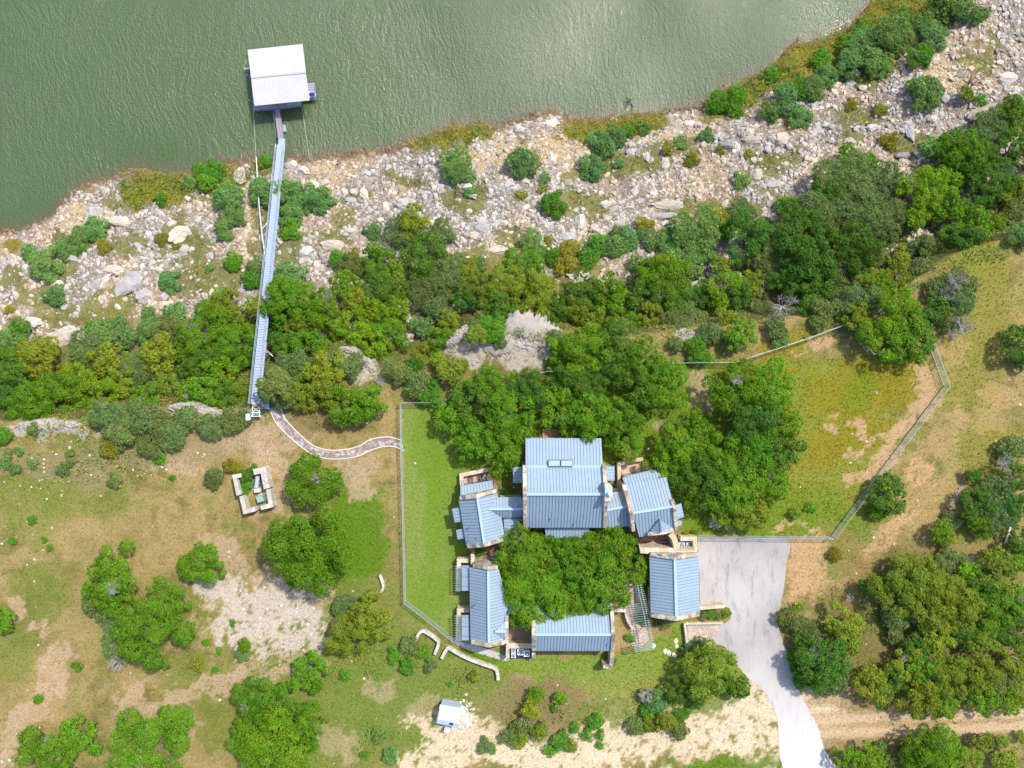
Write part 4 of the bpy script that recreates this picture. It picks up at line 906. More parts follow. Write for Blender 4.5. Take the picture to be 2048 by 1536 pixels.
BL = [(480, 353, 15, 18, 0, 'by the shore grass left of the stairway'), (252, 572, 34, 22, -35, 'largest and grooved, in the middle of the left slope'), (232, 542, 26, 14, 10, 'just above the largest grooved one'), (190, 572, 20, 9, -40, 'left of the largest grooved one'), (132, 675, 36, 20, -25, 'humped, right above the left tree belt'), (66, 645, 18, 13, 20, 'small squared one near the left edge, above the belt'), (358, 467, 30, 18, -30, 'broad tan one in the upper left slope'), (187, 428, 26, 14, 0, 'near the left shore above the scree'), (240, 442, 28, 14, 0, 'wide flat one near the left shore'), (145, 517, 13, 10, 0, 'grey one between two blue-green shrubs'), (365, 502, 10, 15, 30, 'narrow grey upright one by olive grass'), (420, 512, 10, 8, 0, 'pale squared one beside a round green shrub'), (205, 565, 26, 8, -45, 'thin slanted slab left of centre'), (290, 590, 20, 16, 0, 'broken pale one right of the grooved one'), (328, 612, 14, 10, 0, 'pale one above the left belt'), (286, 648, 11, 10, 0, 'dark rounded one in the belt shade'), (110, 570, 22, 10, -30, 'long pale one beside the round shrub at far left'), (810, 412, 26, 16, 5, 'grey cracked one above the tall mixed oak'), (668, 492, 28, 12, 5, 'layered one right of the stairway'), (612, 505, 16, 14, 0, 'right of the stairway middle'), (608, 522, 12, 10, 0, 'just below another right of the stairway'), (690, 388, 12, 10, -20, 'left of a split pair on the upper slope'), (708, 383, 10, 9, 0, 'right of a split pair on the upper slope'), (610, 342, 14, 10, 30, 'pale one near the stairway foot'), (585, 332, 9, 12, 0, 'close to the stairway foot'), (966, 460, 17, 14, 5, 'rounded grey one below the slope scrub'), (945, 472, 16, 10, 0, 'beside the rounded grey one'), (1020, 368, 14, 14, 0, 'grey one right of the tall willow shrub'), (1162, 445, 14, 16, 0, 'pale egg-shaped one above the willows'), (1133, 474, 18, 13, 10, 'square-edged one above yellow grass'), (1190, 458, 12, 12, 0, 'split grey one right of the egg-shaped one'), (1212, 408, 16, 8, -5, 'long pale one on the upper middle slope'), (1340, 410, 40, 9, -3, 'long grey ledge on the middle slope'), (1320, 432, 40, 7, 0, 'long tan ledge below the grey ledge'), (1000, 500, 26, 12, 10, 'flat slab above the middle trees'), (1295, 314, 8, 10, 0, 'grey upright one in the middle slope'), (1329, 331, 7, 11, 0, 'grey egg near olive grass'), (1455, 290, 19, 13, 0, 'dark grey one right of centre'), (1500, 280, 20, 10, 0, 'next to the dark grey one right of centre'), (1262, 305, 10, 8, 0, 'pale one left of the grey egg'), (1100, 250, 20, 12, 0, 'white one on the shore point'), (1112, 238, 18, 8, -20, 'uppermost white one on the shore point'), (1120, 265, 12, 8, 0, 'lowest white one on the shore point'), (1378, 247, 12, 9, 0, 'pale one near the right shore'), (1398, 250, 10, 9, 0, 'right neighbour of the pale one near the shore'), (1700, 168, 12, 9, 0, 'left of the white pair under the willow clump'), (1728, 175, 12, 6, 10, 'right of the white pair under the willow clump'), (1785, 182, 7, 6, 0, 'round grey one under the willow clump'), (1637, 263, 16, 10, 10, 'pointed pale one on the right slope'), (1822, 266, 12, 20, 0, 'tall triangular one on the right slope'), (1965, 226, 36, 16, -20, 'huge grey one at the edge of the dark trees'), (1912, 256, 15, 11, 0, 'below the huge grey one by bright shrub'), (2012, 160, 20, 16, 0, 'at the right edge of the slope'), (1925, 148, 13, 6, -15, 'slim pale one near the dark snag'), (1560, 280, 20, 16, 0, 'grey broken one on the right slope'), (1550, 370, 22, 12, 10, 'pale slab above the dark trees'), (1515, 350, 16, 12, 0, 'grey one left of the pale slab'), (1805, 310, 14, 8, 0, 'by olive grass at the dark tree edge'), (1700, 282, 12, 9, 0, 'pale one in the middle of the right slope'), (1745, 255, 14, 8, 0, 'one of a loose row on the right slope'), (1160, 552, 28, 9, 0, 'white ledge inside the middle belt'), (1432, 553, 18, 9, 10, 'grey hump inside the right belt'), (1832, 482, 20, 9, -15, 'dark grey one among the right belt trees'), (705, 540, 14, 9, 0, 'shaded grey one left of the tall mixed oak')]
GB = 'limestone boulders on the lakeside slope'
for x, y, rx, ry, an, l in BL: boulder(x, y, rx, ry, an, .28 if 'dark' in l else .1 if 'grey' in l else 0, 'limestone boulder, '+l, GB)
shrub_px = []
cnt = 0; zones_b = {0: 'left of the stairway', 1: 'between stairway and shore point', 2: 'right of the shore point'}
while cnt < 230:
    x = rnd.uniform(0, 2048); yl = rnd.uniform(60, 680)
    g_ = ray(x, yl); e = np.interp(g_.x, TX, TY); s = np.interp(g_.x, SX, SY)
    if not (e+1.5 < g_.y < s-.2) or shorem(np.array([g_.x]), np.array([g_.y]))[0] > .4: continue
    rr_ = 3.0+7.5*rnd.random()**2.8; zi = 0 if x < 545 else (1 if x < 1120 else 2)
    boulder(x, yl, rr_*rnd.uniform(.9, 1.5), rr_*rnd.uniform(.7, 1), rnd.uniform(0, 180), 0, f'mid-sized pale limestone block loose in the scree {zones_b[zi]}', f'mid-sized blocks in the scree {zones_b[zi]}'); cnt += 1
def stamp(name, shapes, faces, pos, scl, rotz, cols, mat_, label, cat, tilt=None):
    nv = shapes[0].shape[0]; n = len(pos); idx = rng.integers(0, len(shapes), n); S = np.array(shapes)[idx]*scl[:, None, :]
    if tilt is not None:
        ct, st_ = np.cos(tilt), np.sin(tilt); y_ = S[:, :, 1]*ct[:, None]-S[:, :, 2]*st_[:, None]; z_ = S[:, :, 1]*st_[:, None]+S[:, :, 2]*ct[:, None]; S = np.stack([S[:, :, 0], y_, z_], 2)
    cz, sz_ = np.cos(rotz), np.sin(rotz)
    x_ = S[:, :, 0]*cz[:, None]-S[:, :, 1]*sz_[:, None]; y_ = S[:, :, 0]*sz_[:, None]+S[:, :, 1]*cz[:, None]
    V_ = np.stack([x_, y_, S[:, :, 2]], 2)+pos[:, None, :]; Fn = (faces[None]+(np.arange(n)*nv)[:, None, None]).reshape(-1, faces.shape[1])
    me = np_mesh(name, V_.reshape(-1, 3), Fn, False)
    at = me.attributes.new('tint', 'FLOAT_COLOR', 'POINT'); cc = np.repeat(np.concatenate([cols, np.ones((n, 1))], 1), nv, 0); at.data.foreach_set('color', cc.astype(np.float32).ravel())
    o = link(name, me, mat_); return tag(o, label, cat, None, 'stuff')
small = [rockshape(I1, 300+k, 5, .48) for k in range(16)]
n = 140000; xs = rng.uniform(-92, 92, n); ys = rng.uniform(6, 80, n)
e = np.interp(xs, EX, EY); tt = np.interp(xs, TX, TY); s = np.interp(xs, SX, SY)
grassy = tint_at(xs, ys); isg = (grassy[:, 1]-.5*grassy[:, 0]-.5*grassy[:, 2]) > .028
dens = vnoise(xs*.33, ys*.33, 5)
keep = (rng.random(n) > 1.1*shorem(xs, ys)) & (ys > tt-1) & (ys < s+.9) & ((~isg) | (rng.random(n) < .12)) & (rng.random(n) < .55+.6*dens)
xs, ys = xs[keep], ys[keep]; n = len(xs)
sz_ = .075+.40*rng.random(n)**4.2+.09*vnoise(xs*.5, ys*.5, 66)
sc = np.stack([sz_*rng.uniform(.8, 1.6, n), sz_*rng.uniform(.7, 1.1, n), sz_*rng.uniform(.6, 1, n)], 1)
zz = hgt(xs, ys)+sz_*.1
warm = sstep(.45, .62, fbm(xs*.16+9, ys*.16, 61))[:, None]
ccol = np.array(c(214, 204, 194, .72))*(1-warm)+np.array(c(222, 204, 182, .72))*warm; ccol = ccol*rng.uniform(.62, 1.22, (n, 1)); wet = (1-sstep(.1, .55, zz-WATER))[:, None]; ccol = ccol*(1-wet)+ccol*np.array([.42, .33, .24])*wet
stamp('limestone_scree', small, I1[1], np.stack([xs, ys, zz], 1), sc, rng.uniform(0, 6.28, n), ccol, M['scree'], 'pale broken limestone scree covering the slope above the water', 'scree', rng.uniform(-.4, .4, n))
# loose white stones in the fields
n = 5200; xs = rng.uniform(-74, 74, n); ys = rng.uniform(-56, 2, n); uu, vv = 1024+xs/.07, 768-ys/.07
wgt = np.zeros(n)
for a in [(120, 930, 150, 60, .8), (330, 930, 140, 50, .6), (540, 1215, 110, 70, .9), (50, 1090, 40, 60, .5), (1100, 1420, 90, 60, .25), (925, 1440, 14, 28, 6), (1090, 690, 60, 35, 2), (1330, 1480, 200, 40, .25), (600, 1260, 80, 50, .8), (1640, 1140, 50, 60, .4), (740, 730, 60, 30, 1.2), (1430, 1045, 14, 12, 5)]:
    wgt += a[4]*np.exp(-((uu-a[0])/a[2])**2-((vv-a[1])/a[3])**2)
keep = rng.random(n) < wgt+.035; xs, ys = xs[keep], ys[keep]
ex_ = [(920+rng.normal()*9+7, 1432+rng.normal()*16) for _ in range(190)]+[(1432+rng.normal()*7, 1047+rng.normal()*7) for _ in range(50)]
q = [P(a, b, 0) for a, b in ex_]; xs = np.concatenate([xs, [p.x for p in q]]); ys = np.concatenate([ys, [p.y for p in q]]); n = len(xs)
sz_ = .05+.17*rng.random(n)**2; sz_[-240:] *= 1.6
sc = np.stack([sz_*1.2, sz_, sz_*.8], 1)
stamp('field_stones', small, I1[1], np.stack([xs, ys, hgt(xs, ys)+.01], 1), sc, rng.uniform(0, 6.28, n), np.array(c(232, 220, 205, .8))*rng.uniform(.75, 1.15, (n, 1)), M['scree'], 'small loose white stones scattered in the dry grass and heaped beside the shed', 'stones')
# cliff ledges
def ledge(pts, w, h, label):
    r = random.Random(int(pts[0][0])); q = []
    for x, y in smooth(pts, 10): g_ = P(x, y, .3); q.append(g_)
    V0 = []; n_ = len(q)
    nlon = 11
    for i, p in enumerate(q):
        a = q[max(i-1, 0)]; b = q[min(i+1, n_-1)]; d_ = (b-a).to_2d().normalized(); nn = Vector((-d_.y, d_.x))
        tp = math.sin(math.pi*min(1, max(.0, (i+.15)/(n_-.7))))**.5
        for k in range(nlon):
            f = k/(nlon-1)-.5; off = f*w*tp*(1+.6*(r.random()-.5)); hz = (.25+.75*math.cos(f*math.pi))*h*tp*.8+r.uniform(-.12, .12)*(.5 if w > 3 else 1)
            dz = -2.5 if k in (0, nlon-1) else 0
            V0.append((p.x+nn.x*off+r.uniform(-.1, .1), p.y+nn.y*off+r.uniform(-.1, .1), hz-.2+dz))
    Fq = [(i*nlon+k, i*nlon+k+1, (i+1)*nlon+k+1, (i+1)*nlon+k) for i in range(n_-1) for k in range(nlon-1)]
    loc = Vector((q[0].x, q[0].y, 0)); me = np_mesh('limestone_ledge', np.array(V0)-np.array(loc), np.array(Fq)[:, ::-1], w > 3)
    o = link('limestone_ledge', me, M['rock']); o.location = loc; o.color = (*c(206, 196, 184, .62), 1); return tag(o, label, 'rock ledge', 'limestone ledges along the cliff edge')
ledge([(22, 856), (70, 850), (120, 853), (165, 850)], 1.9, .7, 'grey limestone ledge at the far left cliff edge')
ledge([(332, 816), (370, 815), (400, 824), (452, 830)], 1.6, .6, 'grey limestone ledge between junipers and the stairway top')
ledge([(892, 692), (905, 684), (925, 665), (934, 650)], 1.8, 1.2, 'narrow upright rock fin left of the central outcrop')
ledge([(1008, 662), (1035, 650), (1060, 656), (1090, 664), (1124, 672)], 4.6, .8, 'broad white rock outcrop on the central cliff edge')
ledge([(960, 690), (1000, 690), (1030, 682)], 3.6, .9, 'tan rock hump left of the white outcrop')
ledge([(1015, 700), (1055, 690), (1100, 690)], 2.2, .5, 'low broken rock below the white outcrop')
ledge([(676, 696), (700, 700), (715, 708)], 1.0, .5, 'small grey rock crest above the shrub mound')
ledge([(715, 716), (735, 728), (750, 745)], 1.4, .35, 'whitish rock strip running down beside the crest')
ledge([(1352, 664), (1380, 666), (1415, 668)], 1.3, .4, 'stony strip above the round bush near the fence')
ledge([(905, 715), (940, 725), (965, 712)], 1.8, .4, 'pale rubble hump left of the central outcrop')

# ------------------------------------------------------------------ vegetation
def crown_mesh(seed, Rr, shape, leaf, dens):
    r = np.random.default_rng(seed); n = int(dens*Rr*Rr); 
    if shape == 'oak':
        k = int(10+8*Rr); rad = r.uniform(.12, .27, k)*Rr*(1.35 if Rr < 2 else 1); asp = .72
        a = r.uniform(0, 6.283, k); q = np.sqrt(r.random(k))*(.88 if Rr > 2 else .72); q *= 1+.16*np.sin(a*3+r.uniform(0, 6))+.10*np.sin(a*5+r.uniform(0, 6)); q = np.clip(q, 0, .97); ce = np.stack([np.cos(a)*q*Rr, np.sin(a)*q*Rr, np.zeros(k)], 1)
        ce[:, 2] = (np.sqrt(np.clip(1-q*q, 0, 1))*.75+.1+r.uniform(-.34, .14, k))*Rr*asp
        ce *= np.array([1, r.uniform(.82, 1), 1])
    else:
        k = int(7+8*Rr); rad = r.uniform(.16, .34, k)*Rr*(1.3 if Rr < 2 else 1); asp = .75
        a = r.uniform(0, 6.283, k); q = np.sqrt(r.random(k))*.74; q *= 1+.18*np.sin(a*3+r.uniform(0, 6)); q = np.clip(q, 0, .93); ce = np.stack([np.cos(a)*q*Rr, np.sin(a)*q*Rr, np.zeros(k)], 1)
        ce[:, 2] = (np.sqrt(1-q*q)*.6+r.uniform(-.12, .12, k))*Rr*asp
    w_ = rad**2; idx = r.choice(k, n*2, p=w_/w_.sum()); dv = r.normal(size=(n*2, 3)); dv /= np.linalg.norm(dv, axis=1)[:, None]; dv[:, 2] = np.where(dv[:, 2] < -.2, -dv[:, 2], dv[:, 2])
    # twig-level clumps: pull directions towards a few sub-directions
    sub = r.normal(size=(k, 26, 3)); sub /= np.linalg.norm(sub, axis=2)[:, :, None]; sub[:, :, 2] = np.abs(sub[:, :, 2])
    sidx = r.integers(0, 26, n*2); near = sub[idx, sidx]; mixf = r.random(n*2) < .75
    dv = np.where(mixf[:, None], near+dv*(.26 if shape == 'oak' else .22), dv); dv /= np.linalg.norm(dv, axis=1)[:, None]
    rr_ = rad[idx]*(1-.35*r.random(n*2)**2+.38*np.where(mixf, r.random(n*2)**2, 0))
    p = ce[idx]+dv*rr_[:, None]*np.array([1, 1, .8])
    dd_ = np.min(np.linalg.norm((p[:, None, :]-ce[None])/np.array([1, 1, .8]), axis=2)/rad[None], axis=1); p_ok = dd_ > .80
    p = p[p_ok][:n]; dv = dv[p_ok][:n]; n = len(p)
    nr = dv+r.normal(size=(n, 3))*(.55 if shape == 'oak' else .8); nr[:, 2] += .25; nr /= np.linalg.norm(nr, axis=1)[:, None]
    t1 = np.cross(nr, r.normal(size=(n, 3))); t1 /= np.linalg.norm(t1, axis=1)[:, None]; t2 = np.cross(nr, t1)
    s = leaf*r.uniform(.55, 1.35, n)[:, None]; el = 1.0 if shape == 'oak' else 1.9
    a_ = p+t1*s*el; b_ = p+t2*s*.62; c_ = p-t1*s*el; d_ = p-t2*s*.62
    V_ = np.stack([a_, b_, c_, d_], 1).reshape(-1, 3); me = np_mesh('crown', V_, np.arange(4*n).reshape(-1, 4), False); me.materials.append(M['leaf']); return me
def trunk_mesh(seed, Rr, th):
    r = random.Random(seed); mb = MB(); mb.tube((0, 0, -.3), (.1, 0, th*.55), .06*Rr+.05, .045*Rr+.03, 8)
    for k in range(6):
        a = k*1.05+r.uniform(-.3, .3); e_ = Vector((math.cos(a)*Rr*.55, math.sin(a)*Rr*.55, th+.25*Rr)); m_ = Vector((math.cos(a)*Rr*.2, math.sin(a)*Rr*.2, th*.8))
        mb.tube((.1, 0, th*.5), m_, .035*Rr+.02, .025*Rr+.015, 6); mb.tube(m_, e_, .025*Rr+.015, .012, 5)
    me = bpy.data.meshes.new('trunk'); me.from_pydata(mb.v, [], mb.f); me.update(); me.materials.append(M['bark']); return me
CLS = [.8, 1.5, 2.6, 4.0, 5.6]
CR = {}; TR = {}
for sh_ in ('oak', 'fluff'):
    for ci, Rr in enumerate(CLS):
        lf_ = (.102 if sh_ == 'oak' else .078)*(1 if Rr > 1 else .8)
        CR[sh_, ci] = [crown_mesh(1000+ci*10+k+(500 if sh_ == 'fluff' else 0), Rr, sh_, lf_, 960 if sh_ == 'oak' else 1150) for k in range(4)]
        TR[sh_, ci] = trunk_mesh(ci, Rr, Rr*.42 if sh_ == 'oak' else Rr*.2)
KIND = {'c': (c(106, 148, 34, .88), 'fluff', 'bright green', 'oak_tree', 'dense round oak', 'tree'),  # colour, shape, words, object name, category
 'o': (c(108, 152, 34, .90), 'oak', 'bright green', 'oak_tree', 'oak', 'tree'), 'd': (c(90, 132, 44, .88), 'oak', 'dark green', 'oak_tree', 'oak', 'tree'),
 'y': (c(132, 152, 46, .90), 'oak', 'olive green', 'oak_tree', 'oak', 'tree'), 'l': (c(124, 162, 34, .86), 'oak', 'vivid yellow-green', 'oak_tree', 'oak', 'tree'),
 'j': (c(122, 144, 78, .92), 'fluff', 'grey-green', 'juniper_tree', 'juniper', 'tree'), 'w': (c(122, 160, 84, .95), 'fluff', 'blue-green', 'willow_shrub', 'willow shrub', 'shrub'),
 'g': (c(104, 160, 46, .9), 'fluff', 'fresh green', 'green_shrub', 'shrub', 'shrub'), 'm': (c(150, 152, 54, .95), 'fluff', 'ochre-green', 'dry_shrub', 'dry shrub', 'shrub')}
TREES = '''o556,600,32,4 y512,612,20,3.5 g566,575,22,3 w563,388,15,1.8 j548,772,30,2.5 j535,790,18,2 j532,745,14,3 c625,962,47 o622,1100,70 c600,1075,40 c650,1125,38 c600,1130,36 c398,1128,34 o412,1132,34 o218,1162,56 j200,1200,40 o300,1255,68 j250,1270,42 o345,1220,30 o4,1240,24 g155,1335,11 g77,1397,11 o95,1510,52 o150,1480,36 o310,1500,72 o340,1455,30
o520,1400,46 o500,1480,42 o560,1500,70 o600,1450,50 o620,1345,38 y700,1265,42 y745,1235,38 j690,1215,26 d1777,992,36 g1757,1015,22
o1040,1110,56 o1015,1170,40 o1070,1180,62 o1130,1208,44 o1135,1238,26 o1020,1215,34 o1130,1130,50 o1180,1100,34 o1215,1095,44 o1255,1130,40 o1205,1165,56 o1160,1190,44 o1100,1080,28
o905,835,36 d940,800,38 o985,775,44 o950,880,38 o1000,890,48 o1020,830,46 d1065,780,42 o1115,812,40 d1150,770,46 o1180,830,52 o1235,830,44 o1250,875,34 o1170,700,48 d1225,700,44 o1285,730,44 o1330,765,44 d1280,790,38 o1150,850,32 d1190,745,42 y1255,905,22
o1475,780,52 o1530,770,46 d1505,840,48 o1555,850,46 d1560,900,40 o1502,905,46 o1392,865,38 o1440,910,44 o1350,900,44 o1335,940,38 d1400,950,50 o1470,970,50 o1530,970,44 o1385,990,28 y1500,1015,42 y1450,1020,30
y1412,1335,47 d1475,1372,24 d1358,1378,26 d1393,1400,16 g1462,1368,20 j1395,1300,22 g1290,1235,14 g1260,1275,10 g1195,1240,10
d20,740,44 y75,720,42 o110,790,46 l150,765,34 o60,812,40 d15,800,30 j180,700,40 y215,725,34 l200,790,34 j265,740,42 y240,770,30 y320,710,36 j345,665,34 o385,690,38 o430,650,42 d400,740,36 o440,745,36 o470,690,40 y455,620,32 w350,630,22 w245,665,32 w205,675,30 w300,665,24 o400,790,36 d450,795,30 y485,785,26 y330,775,30 j365,760,26 o290,795,26 y500,650,26 d510,700,24
j215,838,38 j250,860,34 j285,835,34 j320,848,32 j300,885,28 j345,870,30 m218,893,20 j375,840,24 j420,855,26 j460,842,24 j490,835,16 g322,918,12 j430,955,19 j230,962,14 w142,908,9 w66,928,9 w12,925,12 j35,940,12 j65,858,11 g8,870,16 j125,940,12 m460,930,14 g345,955,6 j20,905,10 w38,905,9 j140,925,10
w575,560,34 o590,610,48 l560,600,26 o645,625,38 y600,650,36 o540,650,26 d570,680,30 o615,700,36 l580,705,24 j560,745,32 j610,735,38 y650,735,34 j690,735,32 j575,785,34 y640,775,34 m620,800,22 m665,785,26 o690,805,36 o735,805,34 o720,830,22 y600,790,26 l735,690,34 l690,650,30 o770,670,38 l740,630,34 l790,620,30 y715,600,28 o690,570,30 d760,580,40 j700,535,26 g675,520,16 m705,515,18 l790,560,34 o760,520,34 j810,470,36 d850,520,44 j880,480,34 j900,545,42 j860,585,40 y830,450,32 w745,465,18 w755,510,16 j880,620,26 y900,650,24 w845,650,20 g900,640,16 o880,690,30 y850,710,26 j790,745,28 j830,770,24 g865,790,24 y900,740,24 d830,735,22 l875,720,16 y935,540,24 w960,530,16 y960,570,26 d930,600,26 y985,600,32 o1050,545,44 y1015,575,38 y1080,590,40 d1010,630,32 y1060,630,34 j960,650,26 g985,660,28 y950,670,24 j1000,680,16 g1105,730,16 o1130,700,30 j1115,680,20 y925,730,14
d1165,590,42 o1215,590,36 l1245,600,20 d1105,625,32 y1150,625,30 y1195,640,30 o1240,650,32 j1245,665,26 y1215,685,22 d1290,590,36 o1330,560,44 d1345,600,42 y1300,630,26 j1350,640,24 j1385,630,30 o1300,545,26 w1280,530,24 y1320,530,20 w1350,520,22 w1385,535,22 w1410,510,18 y1440,530,22 o1445,580,34 d1400,590,24 d1480,590,28 y1500,570,24 l1435,600,22 o1480,665,30 y1455,640,20 l1440,625,14 j1420,670,22 j1460,690,18 w1392,468,48 w1340,495,24 w1335,470,20 w1300,480,24 w1255,480,24 w1225,495,22 w1240,470,20 g1200,490,22 g1175,515,20 w1065,480,24 w1075,505,18 g1103,512,18 m1140,500,18 m1130,525,22 m1440,440,22 g1450,465,18 m1290,450,16 g1392,700,28 j1350,690,16 m1100,480,10
j1480,430,28 d1500,480,44 j1545,470,40 d1600,470,52 j1560,520,44 d1620,520,52 j1640,430,52 j1690,370,54 d1660,400,40 j1720,430,56 j1760,370,44 j1785,440,40 d1700,500,48 j1680,545,44 d1590,570,38 d1640,590,36 o1600,555,24 j1740,520,32 y1745,560,26 j1700,600,32 d1620,620,24 g1700,330,30 g1735,325,18 g1575,415,20 l1850,385,44 l1890,370,34 l1830,440,22 y1875,420,26 o1910,425,36 j1950,420,34 o1960,460,36 d1935,485,30 y1985,450,28 j2020,430,34 d1905,480,28 d1990,370,44 o1930,310,42 g1910,285,28 d1960,330,38 j1980,260,38 d2025,230,30 d2030,300,36 d1900,320,34 w1860,300,22 y2020,380,30 w2040,470,26 j1870,500,26 j1830,500,28 y1800,520,22 j1840,540,24
o1760,575,30 y1800,560,28 j1740,600,28 o1790,620,44 d1830,640,34 o1770,670,44 o1830,680,40 j1880,570,28 j1910,600,34 d1870,620,24 j1890,640,26 j1905,560,24 j1930,570,22 y1720,640,26 g1800,700,22 j1650,620,22 j1640,645,18 g1680,625,14 j1700,655,16 j1550,655,22 w1560,680,16 j1520,620,18
w1570,200,32 w1540,225,22 w1600,235,22 w1625,180,24 g1600,180,20 w1650,150,22 w1730,90,34 w1700,130,30 w1750,130,30 w1790,70,36 w1760,60,22 g1800,40,22 w1870,75,28 w1850,50,24 w1905,10,34 w1940,30,26 w1880,20,22 w1855,185,32 w1830,175,16 g1840,115,24 m1680,60,22 g1470,200,28 g1440,205,22 m1500,170,24 m1560,120,24 m1600,90,22 g1640,120,20 m1650,80,20 g1540,150,16 g1720,60,20 m1780,20,24 g1690,90,18 m1700,100,24 y1930,190,16 m2010,215,20 g1960,200,12 w2035,215,20
w915,325,30 w905,352,22 w930,345,20 w1043,325,31 w1185,335,27 w1200,280,24 w1230,275,22 w1210,300,20 g1110,410,26 m1085,378,10 m1040,388,11 w1090,355,11 g1255,265,14 w1412,270,14 w1360,285,14 w1290,255,14 m1335,300,14 w570,385,28 w600,400,30 w640,400,28 w580,430,26 g583,462,18 w525,385,26 w540,400,18 w455,400,28 w470,430,24 w445,460,22 w450,375,16 g430,345,24 g415,365,18 w380,370,16 g530,325,13 w190,460,26 w155,480,26 w130,500,22 w95,530,32 w110,595,19 w343,565,23 g465,522,18 w512,540,24 g500,560,18 w445,600,22 w425,615,18 w422,538,10 g42,655,20 w15,680,22 w35,675,16 m210,495,14 w300,630,16 g183,655,13 m350,492,8 w60,505,16 m20,620,10 m325,480,12 w1240,330,10 m1440,300,10 m1385,320,14 w1480,360,16 m1500,310,10 m1580,240,10 m1780,280,18 m1760,220,14 w940,385,12 m870,300,16 m900,275,18 m960,260,18 m1160,250,14 m1280,235,14 m300,360,22 m350,380,22 m280,395,18 g320,400,12 m250,350,16 g400,345,16 m830,290,14 m1700,210,12
j1590,1240,30 d1605,1280,20 j1625,1265,28 y1685,1255,38 d1640,1320,46 j1660,1350,36 d1610,1345,28 g1600,1365,14 y1740,1370,30 y1765,1385,22 l1600,1215,12 y1700,1290,20 g1580,1310,12
y1790,1180,44 y1840,1150,44 j1810,1215,38 y1880,1180,42 y1850,1220,40 j1900,1130,30 y1920,1210,44 l1890,1240,30 d1950,1180,40 y1990,1150,40 o1990,1210,44 y1870,1270,36 d1930,1260,34 d2020,1260,34 o2040,1200,30 y1970,1280,36 j1790,1260,26 d1830,1300,30 y1815,1330,34 o1850,1340,34 y1890,1350,42 d1800,1360,26 y1840,1390,38 l1880,1400,30 y1950,1340,42 j2000,1360,40 y2030,1320,34 o1960,1390,32 l2015,1400,28 y2040,1390,22 o1770,1170,22 l1930,1150,24
o1700,1522,32 l1740,1515,28 o1840,1490,42 o1890,1505,44 j1800,1520,30 l1860,1525,30 y1940,1520,26 y1965,1480,22 y2005,1482,14 y2044,1474,14 y2010,1520,24 j1760,1500,18
j1990,1010,46 d1950,1010,34 o1960,1045,26 d2030,1010,30 o1882,1065,22 d1945,950,16 d2035,950,26 j2020,900,24 d2040,690,34 j2044,720,22 d2040,1080,26 o2045,1120,22 j1900,1040,20 m1890,1075,18
o1070,1390,18 y1060,1420,20 o1120,1395,14 g1150,1455,12 g1190,1440,16 g1175,1470,12 y1080,1460,18 g1120,1480,18 g1200,1470,10 y1040,1480,16 j1050,1455,20 g1100,1500,12 y1140,1490,14 g1200,1490,8 j1020,1470,18 g1110,1415,8
w1310,1400,22 g1300,1420,18 y1330,1440,22 j1360,1460,18 g1365,1430,14 y1300,1445,16 j1270,1450,18 g1340,1400,12 w1290,1390,14
d492,950,15 g502,938,11 g488,972,15 m478,935,14 g1005,885,9 w1010,983,10 g1022,985,9 g1240,960,8 l1218,955,8 g1225,975,8 g960,1103,9 g1222,1315,9 g1225,1325,7 g1420,1230,9 j1435,1232,8 j1405,1233,8 g1452,1228,8 g1285,1180,12 g1283,1160,12 g1287,1205,10 j1330,1248,10 j1315,1245,8 y1390,1063,8 y1372,1067,7
g412,1285,8 g465,1245,6 m390,1330,12 g432,1340,6 g440,1300,7 o490,1290,14 j485,1310,14 j820,1290,18 g845,1300,14 g815,1330,16 j860,1330,12 g790,1310,16 g690,1350,10 g900,1370,6 w760,1470,14 w780,1510,16 g730,1510,10 j970,1490,16 g985,1500,8 y950,1350,12 g25,1080,8 g65,1040,8 g88,1080,6 g100,1095,6 g1730,1170,10 m1670,1110,14 j1930,1000,10 y1590,1025,12 g1620,1015,10'''
DEAD = '''1560,615,34 1545,640,22 1905,562,26 1890,590,22 1920,652,24 1905,665,18 2000,925,24 2020,960,24 240,1322,22 232,1290,10 525,1418,14 620,1342,14 1240,560,14 420,700,14 310,770,16 215,815,16 225,1165,12 1290,1385,20 890,805,10 1060,465,8 1425,1310,10 1050,1440,14 1100,1130,10 1940,1120,16 2030,1110,16 1700,1195,12 860,560,14 760,760,14 575,800,8'''
entries = []
for tok in TREES.split(): k = tok[0]; x, y, r_, *ex = tok[1:].split(','); entries.append([k, float(x), float(y), float(r_), float(ex[0]) if ex else 0.0])
def zone(x, y, gz):
    side = 'left of the stairway' if x < 545 else ('above the oak-shaded roofs' if x < 1300 else 'on the right')
    if gz < -12.5: return 'on the scree slope '+('left of the stairway' if x < 545 else 'right of the stairway' if x < 1000 else 'below the shore point' if x < 1400 else 'at upper right')
    if gz < -1.5: return 'in the cliff belt '+('left of the stairway' if x < 530 else 'just right of the stairway' if x < 800 else 'above the rock outcrop' if x < 1140 else 'above the fence corner' if x < 1500 else 'at far right')
    if x < 560 and y < 980: return 'on the left cliff edge'
    if x < 560: return 'in the dry field at lower left'
    if x < 800 and y < 900: return 'on the mound by the flagstone path'
    if x < 800: return 'between dry field and lawn fence'
    if 975 < x < 1300 and 1050 < y < 1256: return 'in the house courtyard'
    if x < 1300 and y < 935: return 'between great hall and cliff'
    if x < 1620 and y < 1050: return 'in the fenced garden by the dormered wing'
    if x > 1580 and y < 780: return 'at the right cliff edge'
    if x > 1560 and y < 1110: return 'in the meadow right of the fence'
    if x > 1560 and y < 1450: return 'in the thicket right of the drive'
    if x > 1560: return 'below the sandy track'
    if y > 1370: return 'in the rough ground at the bottom'
    return 'beside the house walls'
